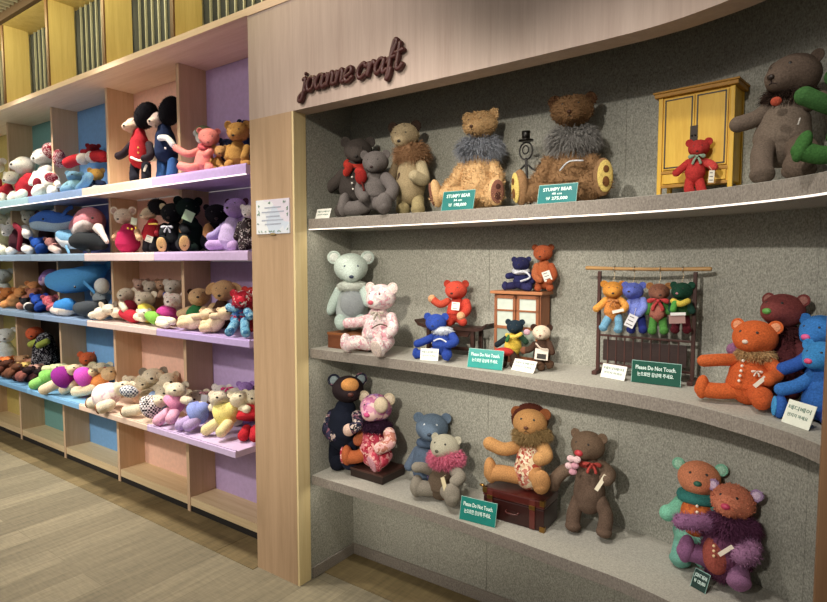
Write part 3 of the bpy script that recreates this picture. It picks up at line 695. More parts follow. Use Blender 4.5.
T.body(788, 100, 778, 168, 26, '75675A'); T.arm([(770, 112, 0), (756, 122, -.02), (737, 128, -.03)], 9, '6C5E52', r2=8.5); T.arm([(808, 108, -.02), (816, 103, -.07), (822, 102, -.1)], 8, '6C5E52')
T.leg([(768, 142, -.02), (762, 158, -.07), (762, 178, -.11)], 11, '6C5E52', foot=12); T.leg([(796, 150, -.01), (803, 156, -.09), (798, 170, -.13)], 15, '66574B', foot=10)
T.blob('pompom', 776, 105, 5, 4.5, 'B44A30', -.115); T.blob('paw_tip', 813, 54, .1, .1, '6A5A4E') if 0 else None
T.band('claw_stitch', [(800, 122, -.12), (798, 128, -.12)], .8, 'C8C4BC'); T.done(ZT, .12)
T = Toy('bright green teddy bear cut off by the right edge of the photo, top shelf', Y=1.60)
T.head(858, 96, 24, (-.3, .1), c='3A6434', ear=.36); T.body(855, 115, 850, 165, 22, '3A6832'); T.arm([(836, 118, -.02), (820, 112, -.04), (803, 105, -.05)], 9, '3C6A34', r2=9.5)
T.leg([(845, 160, -.03), (822, 165, -.05), (800, 160, -.06)], 9.5, '3A6C30', foot=16, r2=10); T.leg([(862, 165, -.03), (868, 168, -.1)], 9, '3F8032'); T.done(ZT, .12)
# ---- middle shelf
def wbox(M, lo, hi, mb=None, bev=.002): return (mb or MB()).box(lo, hi, M, bev)
BRW = wood('5A3322', '7C4A30', 'X', 3., .4, 'reddish brown wood', 10); DKW = wood('2A1A14', '402820', 'X', 3., .45, 'dark brown wood', 10)
o = Vector((-1.862, 1.93, ZM)); M = M4at(o, .02)
t = thing('wooden_box', 'low reddish brown wooden box at the left end of the middle shelf', 'box', o)
wbox(M, (0, 0, 0), (.235, .16, .062)).build('box_body', BRW, t); wbox(M, (-.003, -.003, .062), (.238, .163, .074)).build('lid', wood('7A4A2C', '98603C', 'X', 3., .35, 'box lid', 10), t)
BZ = ZM+.0745
T = Toy('pale mint teddy bear with grey ruched vest and cream frill collar, seated on wooden box', Y=2.03)
T.head(351, 275, 16, (.02, .28), c='BFD0C8', ear=.44, nose='2E3A52', inner='D8E0DA', earspread=.82, eyec='3A4A5A'); T.body(352, 290, 352, 336, 16, 'A9B4B4')
T.ruff(352, 294, 16, 7, 'C6CEC4', 700, .012, -.02, droop=.7, core=.9); T.blob('vest', 353, 311, 13, 15, ('k', '9CA4A8'), -.035, 8)
T.arm([(340, 298, 0), (334, 310, -.02), (330, 318, -.03)], 6, 'BFD4CC', r2=5.6); T.arm([(364, 298, 0), (369, 310, 0)], 6, 'BFD4CC')
T.leg([(345, 325, -.03), (341, 328, -.07), (342, 332, -.09)], 7, 'AFC4BC'); T.leg([(360, 328, -.02), (364, 330, -.05)], 7, 'AFC4BC'); T.done(BZ, .1)
FLW = ('p', 65, ['F0E4E2', 'E8D0D4', 'DCA4B0', 'F4ECE8', 'CFC0C4', 'EBD0D0'])
T = Toy('floral white and pink teddy bear with pink nose seated on the middle shelf', Y=1.955)
T.head(381, 296, 14.5, (-.52, .12), c=FLW, ear=.42, earc='E4CFC8', nose='D05868', inner='F0D8D2', nz=1.4); T.body(378, 308, 379, 348, 17, FLW)
T.arm([(368, 318, -.02), (358, 321, -.07), (347, 322, -.10)], 5.5, ('p', 75, ['E8C8CC', 'F0E0E0', 'D8A8B0'])); T.arm([(391, 316, 0), (393, 328, -.03), (386, 333, -.07)], 6, FLW)
T.leg([(369, 343, -.03), (357, 341, -.07), (347, 343, -.09)], 7, FLW, foot=10, r2=8); T.leg([(388, 340, -.03), (384, 344, -.09), (379, 348, -.125)], 7.5, FLW, foot=11, pad='E0CCC2'); T.bow(377, 312, 6, 'C9BFAE', -.07); T.band('cord', [(372, 327, -.08), (380, 323, -.09), (387, 325, -.075)], .7, '6A5A4A'); T.done(ZM)
# curved bench
o = Vector((-1.415, 2.03, ZM)); M = M4at(o, -.02)
t = thing('miniature_bench', 'dark brown miniature altar bench with upturned ends, under the red bear', 'bench', o)
m = MB(); m.prism([(-.02, .150), (.0, .136), (.03, .130), (.28, .130), (.31, .136), (.33, .150), (.335, .146), (.315, .124), (.28, .116), (.03, .116), (-.005, .124), (-.025, .146)], lambda u, v, q: M @ Vector((u, q, v)), 0, .095); m.build('seat', DKW, t)
for x in (.035, .255):
    for y in (.008, .075): wbox(M, (x, y, 0), (x+.016, y+.014, .117)).build('leg', DKW, t)
m = MB(); m.prism([(.05, .116), (.07, .09), (.24, .09), (.255, .116)], lambda u, v, q: M @ Vector((u, q, v)), .012, .018); m.build('apron', DKW, t)
wbox(M, (.035, .02, .03), (.271, .026, .045)).build('stretcher', DKW, t)
T = Toy('scarlet teddy bear with one raised arm, seated on the dark curved bench', Y=2.07)
T.head(456, 295, 10.5, (-.3, .08), c='C4402A', ear=.38, nose='3A120C', earc='A83420'); T.body(457, 303, 457, 326, 10.5, 'C23A26'); T.arm([(448, 306, 0), (440, 309, -.03), (432, 303.5, -.04)], 4, 'C84A30', paw='D8A070'); T.arm([(466, 307, 0), (467, 315, -.01), (461, 321, -.05, 4)], 4.6, 'C23A26', paw='D8A070')
T.card('hang_tag', 455.5, 311, 8, 8, 'F0ECE0', -.055, 6, lines=2); T.leg([(452, 325, -.02), (449, 327, -.05)], 4.6, 'B83622'); T.leg([(461, 325, -.02), (463, 327, -.05)], 4.6, 'B83622'); T.done(ZM+.1305, .1)
T = Toy('cobalt blue teddy bear with white ruffled collar sitting behind a white price card', Y=1.965)
T.head(436, 324, 10, (-.25, .1), c='2C4CA8', ear=.40, nose='182A60'); T.body(443, 331, 442, 355, 10.5, '2A48A0'); T.ruff(443, 332, 11, 5, 'D4DCE6', 500, .010, -.01, droop=.5, core=.85)
T.arm([(434, 338, 0), (425, 342, -.03), (417, 345, -.04)], 4.2, '2846A0'); T.arm([(452, 337, 0), (455, 343, -.02), (447, 346, -.05)], 4.5, '2846A0'); T.leg([(436, 352, -.02), (425, 355, -.04), (416, 355, -.05)], 4.5, '2846A0', foot=5.5); T.leg([(447, 352, -.02), (448, 356, -.05), (446, 358, -.06)], 4.5, '2846A0', foot=5.5)
T.band('cord', [(434, 342, -.06), (440, 340, -.065), (446, 343, -.06)], .8, 'D8DCE8'); T.done(ZM)
# cupboard with glass doors
o = Vector((-1.065, 2.052, ZM)); ang = -math.radians(2); M = M4at(o, ang); H = .285; Wd = .2; Dp = .095
CW = wood('7A4A30', '9C6444', 'Z', 3., .45, 'chestnut wood', 10)
t = thing('miniature_cupboard', 'small chestnut cupboard with pale glass panes, middle shelf', 'cupboard', o)
m = MB(); wbox(M, (0, .01, .01), (.010, Dp, H-.012), m); wbox(M, (Wd-.010, .01, .01), (Wd, Dp, H-.012), m); wbox(M, (0, Dp-.008, .01), (Wd, Dp, H-.012), m); wbox(M, (0, .01, 0), (Wd, Dp, .014), m); wbox(M, (.01, .012, .14), (Wd-.01, Dp-.008, .146), m); m.build('carcass', CW, t)
wbox(M, (-.012, -.008, H-.012), (Wd+.012, Dp+.002, H)).build('top_board', wood('946040', 'B47C54', 'X', 3., .45, 'chestnut top', 10), t)
for x0, x1 in ((.004, .098), (.102, .196)):
    m = MB()
    for a in ((x0, .016, x0+.012, H-.016), (x1-.012, .016, x1, H-.016), (x0, .016, x1, .03), (x0, H-.030, x1, H-.016), (x0, .135, x1, .147), (x0, .205, x1, .212)): wbox(M, (a[0], .0, a[1]), (a[2], .010, a[3]), m, .001)
    dd = m.build('door', CW, t)
    m = MB(); wbox(M, (x0+.011, .004, .146), (x1-.011, .006, H-.029), m, 0); m.build('pane', solid('BFC8BE', .25, name='frosted pane'), dd)
    m = MB(); wbox(M, (x0+.011, .004, .029), (x1-.011, .006, .136), m, 0); m.build('pane', solid('8E9A90', .25, name='frosted pane'), dd)
for x in (.094, .106): MB().blob(M @ Vector((x, -.004, .15)), .0035, None, 8, 6).build('knob', solid('3A2010', .4, name='knob'), t)
CT = ZM+H
T = Toy('navy teddy bear with white scarf lying back on top of the chestnut cupboard', Y=2.105)
T.head(521, 263, 8.2, (-.2, -.1), c='2A2C58', ear=.36, nose='101228'); T.body(522, 270, 521, 287, 8.5, '2A2C5C'); T.scarf(521, 270, 9, 4, 2, 'C8CCD8'); T.arm([(514, 274, 0), (508, 275, -.02)], 3.5, '2A2C5C'); T.arm([(529, 274, 0), (532, 280, -.02)], 3.5, '2A2C5C')
T.leg([(515, 284, 0), (509, 285, -.02), (505, 285, -.03)], 4, '30305E', foot=4.6); T.leg([(524, 285, -.01), (526, 286, -.04), (529, 286, -.045)], 4, '30305E', foot=4.6); T.band('white_ribbon', [(515, 272, -.05), (524, 270, -.055), (530, 276, -.05), (521, 280, -.055)], 1, 'D8DCE8'); T.done(CT, .1)
T = Toy('rust orange teddy bear hugging a white card on top of the chestnut cupboard', Y=2.11)
T.head(543, 252, 9, (-.25, .15), c='A85028', ear=.38, earc='7A3818', nose='3A1A0C'); T.body(544, 260, 544, 287, 9.5, 'B05A2C'); T.arm([(537, 265, 0), (535, 274, -.03), (540, 279, -.05)], 3.8, 'B86438'); T.arm([(551, 265, 0), (554, 274, -.02), (549, 280, -.05)], 3.8, 'A85028')
T.card('hang_tag', 547, 275, 8, 10, 'E8E8E0', -.06, -20, lines=3); T.leg([(539, 284, -.01), (538, 287, -.04)], 4, 'A85028'); T.leg([(549, 284, -.01), (550, 287, -.04)], 4, 'A85028'); T.done(CT, .1)
T = Toy('tiny black headed bear with yellow belly and red trousers before the cupboard', Y=1.985)
T.head(515, 321, 7.8, (-.2, .1), c='1E2E3A', ear=.40, nose='0E1418', muz='22384A'); T.body(513, 328, 513, 349, 8.8, 'D4B428'); T.arm([(507, 332, 0), (500, 337, -.02), (497, 339, -.02)], 3.2, '1E2A30'); T.arm([(521, 331, 0), (526, 336, -.02)], 3.2, '24402E')
T.band('scarf', [(507, 329, -.04), (514, 331, -.05), (521, 328, -.04)], 2, 'D8B83A'); T.band('scarf_tail', [(509, 330, -.05), (507, 335, -.055)], 1.8, '2E6A3A'); T.blob('red_trousers', 504, 346, 10, 4.5, 'B8302A', -.04, 6); T.leg([(512, 347, -.02), (515, 355, -.03), (513, 359, -.04)], 4, '3A2A20', foot=4.5); T.leg([(505, 347, -.02), (504, 355, -.03), (503, 358, -.04)], 4, '3A2A20', foot=4.5)
T.blob('flower_badge', 527, 326, 3.4, 3, 'C8A0B0', -.05); T.done(ZM, .1)
T = Toy('cream faced bear with dark ears and white shoulder bag beside the cupboard doors', Y=1.985)
T.head(541.5, 328.5, 8.5, (-.1, .1), c='D8C4AC', ear=.42, earc='3A241C', nose='6A3A30'); T.body(542, 335, 542, 360, 8.6, '4A3428'); T.arm([(535, 340, 0), (530, 345, -.03), (524, 346, -.04)], 3.6, '4A3428', paw='7A4A34'); T.arm([(549, 339, 0), (552, 348, -.02)], 3.6, '4A3428')
T.leg([(539, 357, -.01), (541, 363, -.03)], 4.2, '58402F', foot=4.8); T.leg([(547, 357, 0), (550, 361, -.01)], 4, '58402F', foot=4.8)
T.card('shoulder_bag', 541.5, 350, 13, 11, 'DCD4C8', -.055, 5); T.card('bag_pocket', 541.5, 352, 9, 5, '2A2624', -.057, 5); T.band('strap', [(536, 339, -.05), (541, 344, -.055), (548, 345, -.05)], .8, 'D0C0B0'); T.done(ZM, .1)
# rack with four hanging bears
RL = Vector((-.652, 2.045, ZM)); RW = .335; ang = -.02; M = M4at(RL, ang)
RK = wood('3A221C', '50302A', 'Z', 3., .5, 'dark rosewood', 10); GB = wood('A8804E', 'C8A06C', 'X', 3., .45, 'golden wood', 10)
t = thing('miniature_rack', 'dark wooden miniature hanging rack with a golden top rail, middle shelf', 'rack', RL)
HT = .375
for x in (.012, RW-.012): wbox(M, (x-.006, -.006, .012), (x+.006, .006, HT-.008)).build('post', RK, t); 
for x in (.012, RW-.012): wbox(M, (x-.009, -.04, 0), (x+.009, .05, .014)).build('foot', RK, t)
m = MB(); m.tube([M @ Vector((-.035, 0, HT+.003)), M @ Vector((.1, 0, HT)), M @ Vector((.25, 0, HT)), M @ Vector((RW+.03, 0, HT+.002))], [.007, .006, .006, .007], 10, 4); m.build('top_rail', GB, t)
for z in (.135, .032): wbox(M, (.018, -.004, z), (RW-.018, .004, z+.008)).build('cross_rail', RK, t)
wbox(M, (.03, -.002, .05), (RW-.03, .001, .125)).build('panel', wood('2A1C1A', '3A2A26', 'X', 3., .5, 'rack panel', 10), t)
for k in range(9): wbox(M, (.045+.029*k, -.004, .04), (.049+.029*k, .003, .135), None, 0).build('spindle', RK, t)
HY = 2.03
def hangbear(label, x, y, cols, **kw):
    T = Toy(label, Y=HY); hc, bc, ac, lc = cols
    T.head(x, y, kw.get('hr', 9.5), kw.get('look', (0, .1)), c=hc, ear=.40, earc=kw.get('earc'), nose=kw.get('nose', '2A1810'), muz=kw.get('muz'))
    dx = kw.get('dx', 0); T.body(x+dx, y+8, x+dx, y+30, 9, bc)
    for e in (-1, 1):
        T.arm(kw['arms'][(e+1)//2] if 'arms' in kw else [(x+dx+e*7, y+12, 0), (x+dx+e*11, y+20, -.015)], 3.8, ac)
        T.leg([(x+dx+e*4.5, y+27, -.01), (x+dx+e*5.5, y+36, -.015), (x+dx+e*6, y+39, -.025)] if 'legs' not in kw else kw['legs'][(e+1)//2], 4.2, lc, foot=4.6)
    p0 = T.P(x+kw.get('hx', 0), y-8.5); rz = (M @ Vector((0, 0, HT))).z; top = Vector((p0.x, (M @ Vector((p0.x-RL.x, 0, 0))).y, rz))
    mt = solid('B9A88C', .35, .8, name='metal'); ring = MB(); n = 14
    ring.tube([top+Vector((0, math.cos(2*PI*i/n)*.010, math.sin(2*PI*i/n)*.010)) for i in range(n+1)], .0014, 6, 1)
    ring.tube([top+Vector((0, -.002, -.009)), (top+p0)/2+Vector((.004, 0, 0)), p0], .0013, 6, 3); T.part('key_ring', ring, mt)
    return T
T = hangbear('yellow orange bear in light blue trousers hanging leftmost on the rack', 613, 290, ('D08A24', 'CC8030', 'D89432', '68A0C0'), legs=[[(609, 317, -.01), (606, 322, -.02), (603, 328, -.03)], [(618, 317, -.01), (619, 324, -.02), (618, 330, -.03)]], arms=[[(606, 300, 0), (601, 305, -.01), (596, 309, -.02)], [(620, 300, 0), (626, 306, -.02), (623, 310, -.045)]])
T.card('booklet', 618, 311, 11, 3, 'E0DCD0', -.06, -15); T.bow(613, 301, 5, 'B87840', -.045); T.done()
T = hangbear('periwinkle bear with navy trousers and white card hanging second on the rack', 633, 291, ('5868C0', '7080CC', '7888D4', '26307A'), look=(-.3, -.1), dx=4, arms=[[(630, 302, 0), (628, 308, -.02)], [(643, 300, 0), (644, 308, -.02), (639, 314, -.04)]])
T.card('hang_tag', 631, 321, 9, 13, 'D8D8DC', -.05, 25, lines=3, string=(636, 308)); T.done()
T = hangbear('brown bear with red bow and green trousers hanging third on the rack', 659, 292, ('8A5A46', 'A0604C', '3E7A34', '4A8A38'), look=(.1, .1), earc='B07840', dx=-1)
T.bow(658, 301, 9, 'B8383A', -.04); T.blob('belly_panel', 658, 312, 6.5, 8, 'A86454', -.03, 4); T.done()
T = hangbear('dark green bear with yellow scarf reading a booklet, hanging rightmost on the rack', 682, 291, ('1E4A38', '2E5A2C', '234A3E', '5A1A24'), look=(-.35, .05), dx=-1, nose='C08090')
T.band('scarf', [(673, 301, -.04), (680, 304, -.05), (688, 301, -.04)], 3, 'D0B830'); T.band('scarf_tail', [(675, 303, -.05), (673, 310, -.055)], 3, '4A9A3A'); T.card('booklet', 677, 319, 15, 9, '9A7A74', -.06, -4); T.card('booklet_page', 678, 314, 14, 3, 'E0E0DC', -.062, -4); T.done()
# right end of the middle shelf
T = Toy('orange teddy bear with tan ruff and white buttons seated on the middle shelf', Y=1.835)
T.head(755, 338, 19.5, (-.35, .05), c='CC5C1A', ear=.36, nose='D8C8B8', inner='DE9468', snout=.3); T.body(751, 354, 748, 402, 21, 'CC5818'); T.ruff(755, 355, 18, 8, 'C09A66', 1400, .012, -.01, droop=.6, core=.9)
T.arm([(737, 360, 0), (720, 360, -.03), (703, 361, -.04)], 6.8, 'CE6020', r2=6.4); T.arm([(769, 362, -.01), (777, 374, -.03), (768, 380, -.07)], 7.5, 'CC5C1C'); T.leg([(737, 391, -.02), (716, 391, -.035), (702, 389, -.04)], 8.5, 'CE5E1C', foot=12, r2=8.5); T.leg([(756, 392, -.04), (760, 398, -.09), (762, 400, -.105)], 10, 'C8561A', foot=12)
T.buttons([(743, 361), (742, 366), (741, 371), (740, 376), (739, 381)], 1.5, 'F0E4D4', -.068); T.bow(757, 372, 4.5, 'E8D8C8', -.075); T.card('hang_tag', 760, 382, 14, 4, 'D8D0C0', -.085, -48); T.done(ZM, .1)
T = Toy('maroon furry teddy bear with green nose, behind the orange bear', Y=1.90)
T.head(783, 304, 19, (-.5, -.12), c='7A3A38', ear=.36, nose='5C9A4A', inner='A06A60', nz=1.5); T.body(781, 322, 779, 390, 21, '5E2C30', fz=1500, fzl=.012); T.ruff(781, 326, 20, 10, '4A2426', 1300, .022, droop=.5)
T.arm([(765, 335, 0), (748, 338, -.03), (733, 343, -.05)], 7, '8A5A80'); T.arm([(796, 335, 0), (804, 350, -.03)], 7, '5E2C30'); T.leg([(771, 384, -.02), (764, 386, -.06)], 8, '5E2C30'); T.leg([(788, 384, -.02), (792, 386, -.06)], 8, '5E2C30'); T.done(ZM, .12)
T = Toy('royal blue teddy bear with pink nose, upper one beside the brown post', Y=1.84)
T.head(822, 308, 18, (-.5, .1), c='2F7AC8', ear=.36, nose='E05C98', nz=1.6); T.body(826, 324, 826, 385, 19, '2458A8'); T.arm([(814, 330, -.01), (800, 340, -.03), (784, 346, -.04)], 7, '2B5CB4'); T.leg([(818, 380, -.02), (806, 384, -.04)], 8, '2450A8'); T.leg([(834, 380, -.02), (838, 384, -.06)], 8, '2450A8'); T.arm([(838, 330, 0), (845, 345, -.02)], 7, '2B5CB4')
T.done(ZM, .15)
T = Toy('sky blue teddy bear with pink nose and outstretched paw behind the right price card', Y=1.745)
T.head(823, 350, 17, (-.5, .08), c='3088CC', ear=.38, nose='E0507C', nz=1.5); T.body(824, 364, 820, 412, 17, '2C68B8'); T.arm([(813, 370, 0), (798, 379, -.02), (781, 383, -.03)], 7, '2F74C4', r2=7); T.leg([(812, 405, -.01), (797, 404, -.02), (780, 402, -.03)], 8, '2B62B8', foot=12, pad='3A98D8', r2=8.5); T.leg([(826, 408, -.02), (830, 412, -.06)], 9, '2A4898'); T.done(ZM, .12)
T.card if 0 else None
# ---- bottom shelf
FLD = ('p', 70, ['1E2130', '2A2C40', '1A1A26', '3A3650', '8A5A6A', '22283C', '1C1E2C', 'C0B0A8'])
T = Toy('dark navy floral teddy bear with orange face, bottom shelf left corner', Y=2.0)
T.head(348, 394, 15, (.12, .12), c='2A2024', ear=.44, earc=FLD, muz='C06A30', nose='4A2018', nz=1.3, inner='7A8A90'); T.blob('face_patch', 350, 390, 9, 7, 'C88A44', -.048, 5); T.body(346, 406, 342, 452, 17, '1A2030'); T.arm([(334, 420, 0), (329, 432, -.03), (334, 440, -.06)], 8, FLD); T.arm([(357, 420, 0), (358, 430, -.05), (349, 435, -.08)], 6, FLD, paw='D8B8A8')
T.leg([(337, 446, 0), (336, 462, -.01), (338, 468, -.03)], 8, '161A28', foot=9); T.leg([(350, 446, 0), (350, 462, 0), (350, 468, -.02)], 8, '20263A', foot=9); T.done(ZB, .1)
o = atZ(351, 475, ZB); o.y = 1.965; M = M4at(Vector((-1.757, 1.962, ZB)), -.02)
t = thing('dark_box', 'dark brown flat box supporting the pink patchwork bear, bottom shelf', 'box', (-1.757, 1.962, ZB))
wbox(M, (0, 0, 0), (.195, .165, .034), None, .002).build('box_body', solid('2A1C18', .4, name='box card'), t); wbox(M, (-.003, -.003, .034), (.198, .168, .044), None, .002).build('lid', solid('4A302A', .4, name='box card'), t)
PKP = ('p', 45, ['C890A8', 'B06890', 'D8A8B8', 'A880B8', '9A5A8A', 'E0C0BC']); RDP = ('p', 60, ['B03A50', 'C85A6A', 'D88A90', 'A82A3A', 'E8B8B0'])
T = Toy('pink and purple patchwork teddy bear seated on the dark flat box', Y=2.02)
T.head(376, 405, 15.5, (-.45, .2), c=PKP, ear=.42, earc='C8B89C', nose='C84880', nz=1.4, inner='DCCCB4', snout=.4); T.blob('face_patch', 381, 402, 7, 8, 'CDBCA0', -.052, 4); T.body(377, 418, 373, 462, 15, RDP); T.ruff(377, 424, 18, 10, '3A2038', 1500, .02, -.01, droop=.4)
T.arm([(389, 430, -.01), (390, 440, -.05), (379, 446, -.09)], 6.5, ('p', 60, ['D8A8A8', 'E8C8C0', 'B87A6A'])); T.arm([(365, 430, -.01), (358, 438, -.05)], 6, 'B8643A'); T.leg([(367, 450, -.03), (357, 454, -.06), (347, 454, -.08)], 6.5, 'B8602E', foot=10, pad=RDP, r2=7.5); T.leg([(386, 452, -.03), (382, 457, -.07), (376, 461, -.10)], 7.5, RDP, foot=11, pad='D89AA8'); T.done(ZB+.0445, .12)
T = Toy('blue grey teddy bear with floral trousers at the back of the bottom shelf', Y=2.085)
T.head(432, 426, 15.5, (-.12, .18), c='60748A', ear=.36, nose='2E3A4A', eyec='C8D0D8'); T.body(427, 438, 424, 478, 14, '55677E'); T.scarf(429, 441, 13, 6, 3, '4A5C74'); T.arm([(418, 449, 0), (413, 458, -.02), (409, 465, -.03)], 5.5, '5E7088'); T.arm([(438, 449, 0), (442, 460, -.01)], 5.5, '5E7088')
T.leg([(420, 470, -.01), (420, 478, -.03)], 7, ('p', 90, ['2A3450', '3A4A70', '7A5A70', '26304A'])); T.leg([(432, 470, -.01), (434, 478, -.03)], 7, ('p', 90, ['2A3450', '3A4A70', '7A5A70', '26304A'])); T.done(ZB, .1)
KN = ('k', '989184')
T = Toy('grey checked knit teddy bear with pink fur ruff seated on the bottom shelf', Y=1.98)
T.head(445, 456, 14.5, (-.45, .1), c=('k', 'B0AC98'), ear=.30, nose='4A4A3C', snout=.3); T.ruff(446, 467, 22, 13, 'DC7090', 3000, .022, -.012, droop=.5, w=.0014); T.body(442, 474, 440, 506, 14, ('k', '6A5A4A'))
T.arm([(430, 479, -.01), (422, 476, -.05), (416, 476, -.07)], 5.5, KN); T.arm([(455, 480, -.01), (460, 486, -.05), (455, 491, -.08)], 6.5, KN); T.leg([(434, 498, -.02), (425, 497, -.05), (417, 496, -.06)], 7.5, KN, foot=11, r2=8.5); T.leg([(447, 500, -.03), (451, 505, -.08), (452, 507, -.10)], 8, KN, foot=12)
T.card('hang_tag', 444, 493, 4, 13, 'C8BC98', -.10, -15, string=(446, 484)); T.done(ZB, .1)
# suitcase
ang = .05; L, D, Hh = .25, .14, .118; so = Vector((-1.045, 1.945, ZB)); M = M4at(so, ang*.2)
MAR = solid('4A1A16', .28, 0, .4, 'leather'); MARD = solid('2E100E', .35, 0, .2, 'leather'); BRS = solid('A07A40', .3, .9, name='metal')
t = thing('miniature_suitcase', 'small oxblood leather suitcase with brass corners, bottom shelf', 'suitcase', so)
wbox(M, (0, 0, .002), (L, D, .084), None, .004).build('case_body', MARD, t); ld = wbox(M, (-.002, -.002, .086), (L+.002, D+.002, Hh), None, .005).build('lid', MAR, t)
m = MB(); m.tube([M @ Vector((.10, -.002, .05)), M @ Vector((.105, -.014, .046)), M @ Vector((.145, -.014, .046)), M @ Vector((.15, -.002, .05))], .003, 8, 4); m.build('handle', MAR, t)
for x in (.03, .205): wbox(M, (x-.011, -.0045, .004), (x+.011, 0, .113), None, .001).build('strap', solid('5A2620', .35, 0, .3, 'leather'), t); wbox(M, (x-.012, -.007, .078), (x+.012, -.0045, .094), None, .001).build('buckle', BRS, t)
for x in (0, L):
    for z in (.01, .108):
        s_ = -1 if x else 1; wbox(M, (x-.003 if not x else x-.016, -.004, z-.010), (x+.016 if not x else x+.003, .014, z+.010), None, .001).build('corner_guard', BRS, t)
MB().blob(M @ Vector((-.006, .0, .124)), (.012, .008, .006), None, 10, 8).build('latch', BRS, t)
ZS = ZB+Hh
T = Toy('caramel lion faced bear with fringe collar and floral shirt seated on the suitcase', Y=2.025)
T.head(530, 422, 16, (-.2, .12), c='B08048', ear=.38, earc='7A4420', muz='C89458', nose='5A3018', snout=.22); T.blob('brown_hair', 530, 418, 18.5, 16, '4A2014', .028, 13, 0, 0, 500); T.ruff(532, 434, 23, 13, '8E7448', 2600, .020, -.01, droop=.6, w=.0014); T.body(531, 440, 528, 486, 15, ('p', 70, ['D8C8A8', 'C8A888', 'A04838', 'E0D4BC', 'B87868']))
T.arm([(516, 446, 0), (503, 448, -.04), (489, 442, -.06)], 7, 'B8864C', r2=7); T.arm([(543, 446, -.01), (546, 455, -.05), (539, 458, -.08)], 7.5, 'BC8C52'); T.leg([(518, 475, -.02), (502, 472, -.05), (491, 472, -.06)], 8.5, 'B6824A', foot=13, r2=8.5); T.leg([(536, 474, -.03), (541, 480, -.08), (541, 484, -.10)], 9, 'B8844C', foot=14)
T.buttons([(519, 456), (519, 465), (520, 474)], 1.5, '8A2A28', -.065); T.done(ZS, .1)
T = Toy('dark brown teddy bear with red nose and pink blossom, beside the suitcase', Y=2.05)
T.head(588, 442, 16, (-.42, .25), c='715C4A', ear=.34, nose='C03A44', nz=1.8, snout=.38); T.body(590, 455, 589, 508, 15.5, '6A5648'); T.scarf(590, 460, 12, 6, 2.5, 'A83A34'); T.bow(592, 461, 8, 'B04038', -.06)
T.arm([(577, 465, 0), (565, 467, -.03), (556, 475, -.05), (553, 482, -.05)], 7, '6C5848'); T.arm([(601, 463, 0), (609, 470, -.03), (606, 476, -.06)], 7.5, '705C4C'); T.leg([(579, 496, -.01), (574, 510, -.02), (573, 522, -.03)], 7.6, '685446', foot=10); T.leg([(600, 497, -.01), (606, 512, -.02), (604, 528, -.03)], 7.6, '685446', foot=10)
for k, (x, y) in enumerate([(571, 455), (575, 462), (569, 462), (573, 468), (577, 456)]): T.blob('blossom', x, y, 4, 3.4, 'C890A0' if k % 2 else 'DCB8BC', -.10)
T.card('hang_tag', 601, 479, 4, 18, 'D8D0B8', -.085, 30); T.done(ZB, .1)
T = Toy('mint teddy bear with orange face and teal collar standing at the bottom shelf right', Y=2.02)
T.head(699, 480, 19, (-.05, .12), wide=1.04, c='D8855C', ear=.33, earc='7CBFA0', nose='2E6A58', nz=1.3, inner='9CCFB4', earspread=.84, snout=.25); T.body(698, 496, 694, 557, 21, '6FB09A'); T.blob('belly_panel', 696, 518, 15, 20, ('p', 80, ['B86034', 'C8703C', 'A85430']), -.036, 10); T.scarf(698, 498, 20, 9, 5, '2F7A74')
T.arm([(682, 505, 0), (674, 513, -.03), (667, 515, -.05)], 9, '72BC9E', r2=8.5); T.arm([(714, 508, 0), (722, 518, 0)], 9, '5A9C8C'); T.leg([(684, 542, -.01), (680, 561, -.04)], 10, '6AA898', foot=11); T.leg([(706, 545, 0), (704, 562, -.05)], 10, '6AA898', foot=11); T.buttons([(697, 508), (697, 514), (697, 520), (697, 526)], 1.5, 'F0E0CC', -.076); T.done(ZB, .12)
T = Toy('plum furry teddy bear with orange face and lilac ears, lowest on the right', Y=1.95)
T.head(732, 521, 19, (-.25, .15), wide=1.04, c='CC7858', ear=.32, earc='A88CB4', nose='B83A5A', inner='D8C0DC', nz=1.5, earspread=.86, snout=.32, fz=700, fzl=.1); T.body(729, 540, 722, 596, 24, '6A3A58', fz=1800, fzl=.014); T.ruff(731, 546, 28, 17, '5E3250', 2600, .028, -.005, droop=.6)
T.blob('belly_panel', 716, 574, 13, 19, '9A4A3E', -.05, 9); T.arm([(711, 543, -.02), (694, 542, -.07), (680, 541, -.09)], 8, '95648E', r2=8, fz=500); T.arm([(746, 560, -.01), (750, 572, -.06), (740, 576, -.09)], 10, '9A6C92', fz=500); T.leg([(712, 580, -.02), (696, 573, -.045), (685, 570, -.055)], 9, '8A5A84', foot=14, r2=10); T.leg([(735, 588, -.03), (738, 596, -.06), (738, 602, -.07)], 11, '95668E', foot=13)
T.buttons([(713, 566), (713, 571), (713, 576)], 1.5, 'E8C89C', -.098); T.card('hang_tag', 725, 571, 4, 16, 'D8CEBC', -.1, 48); T.done(ZB, .15)
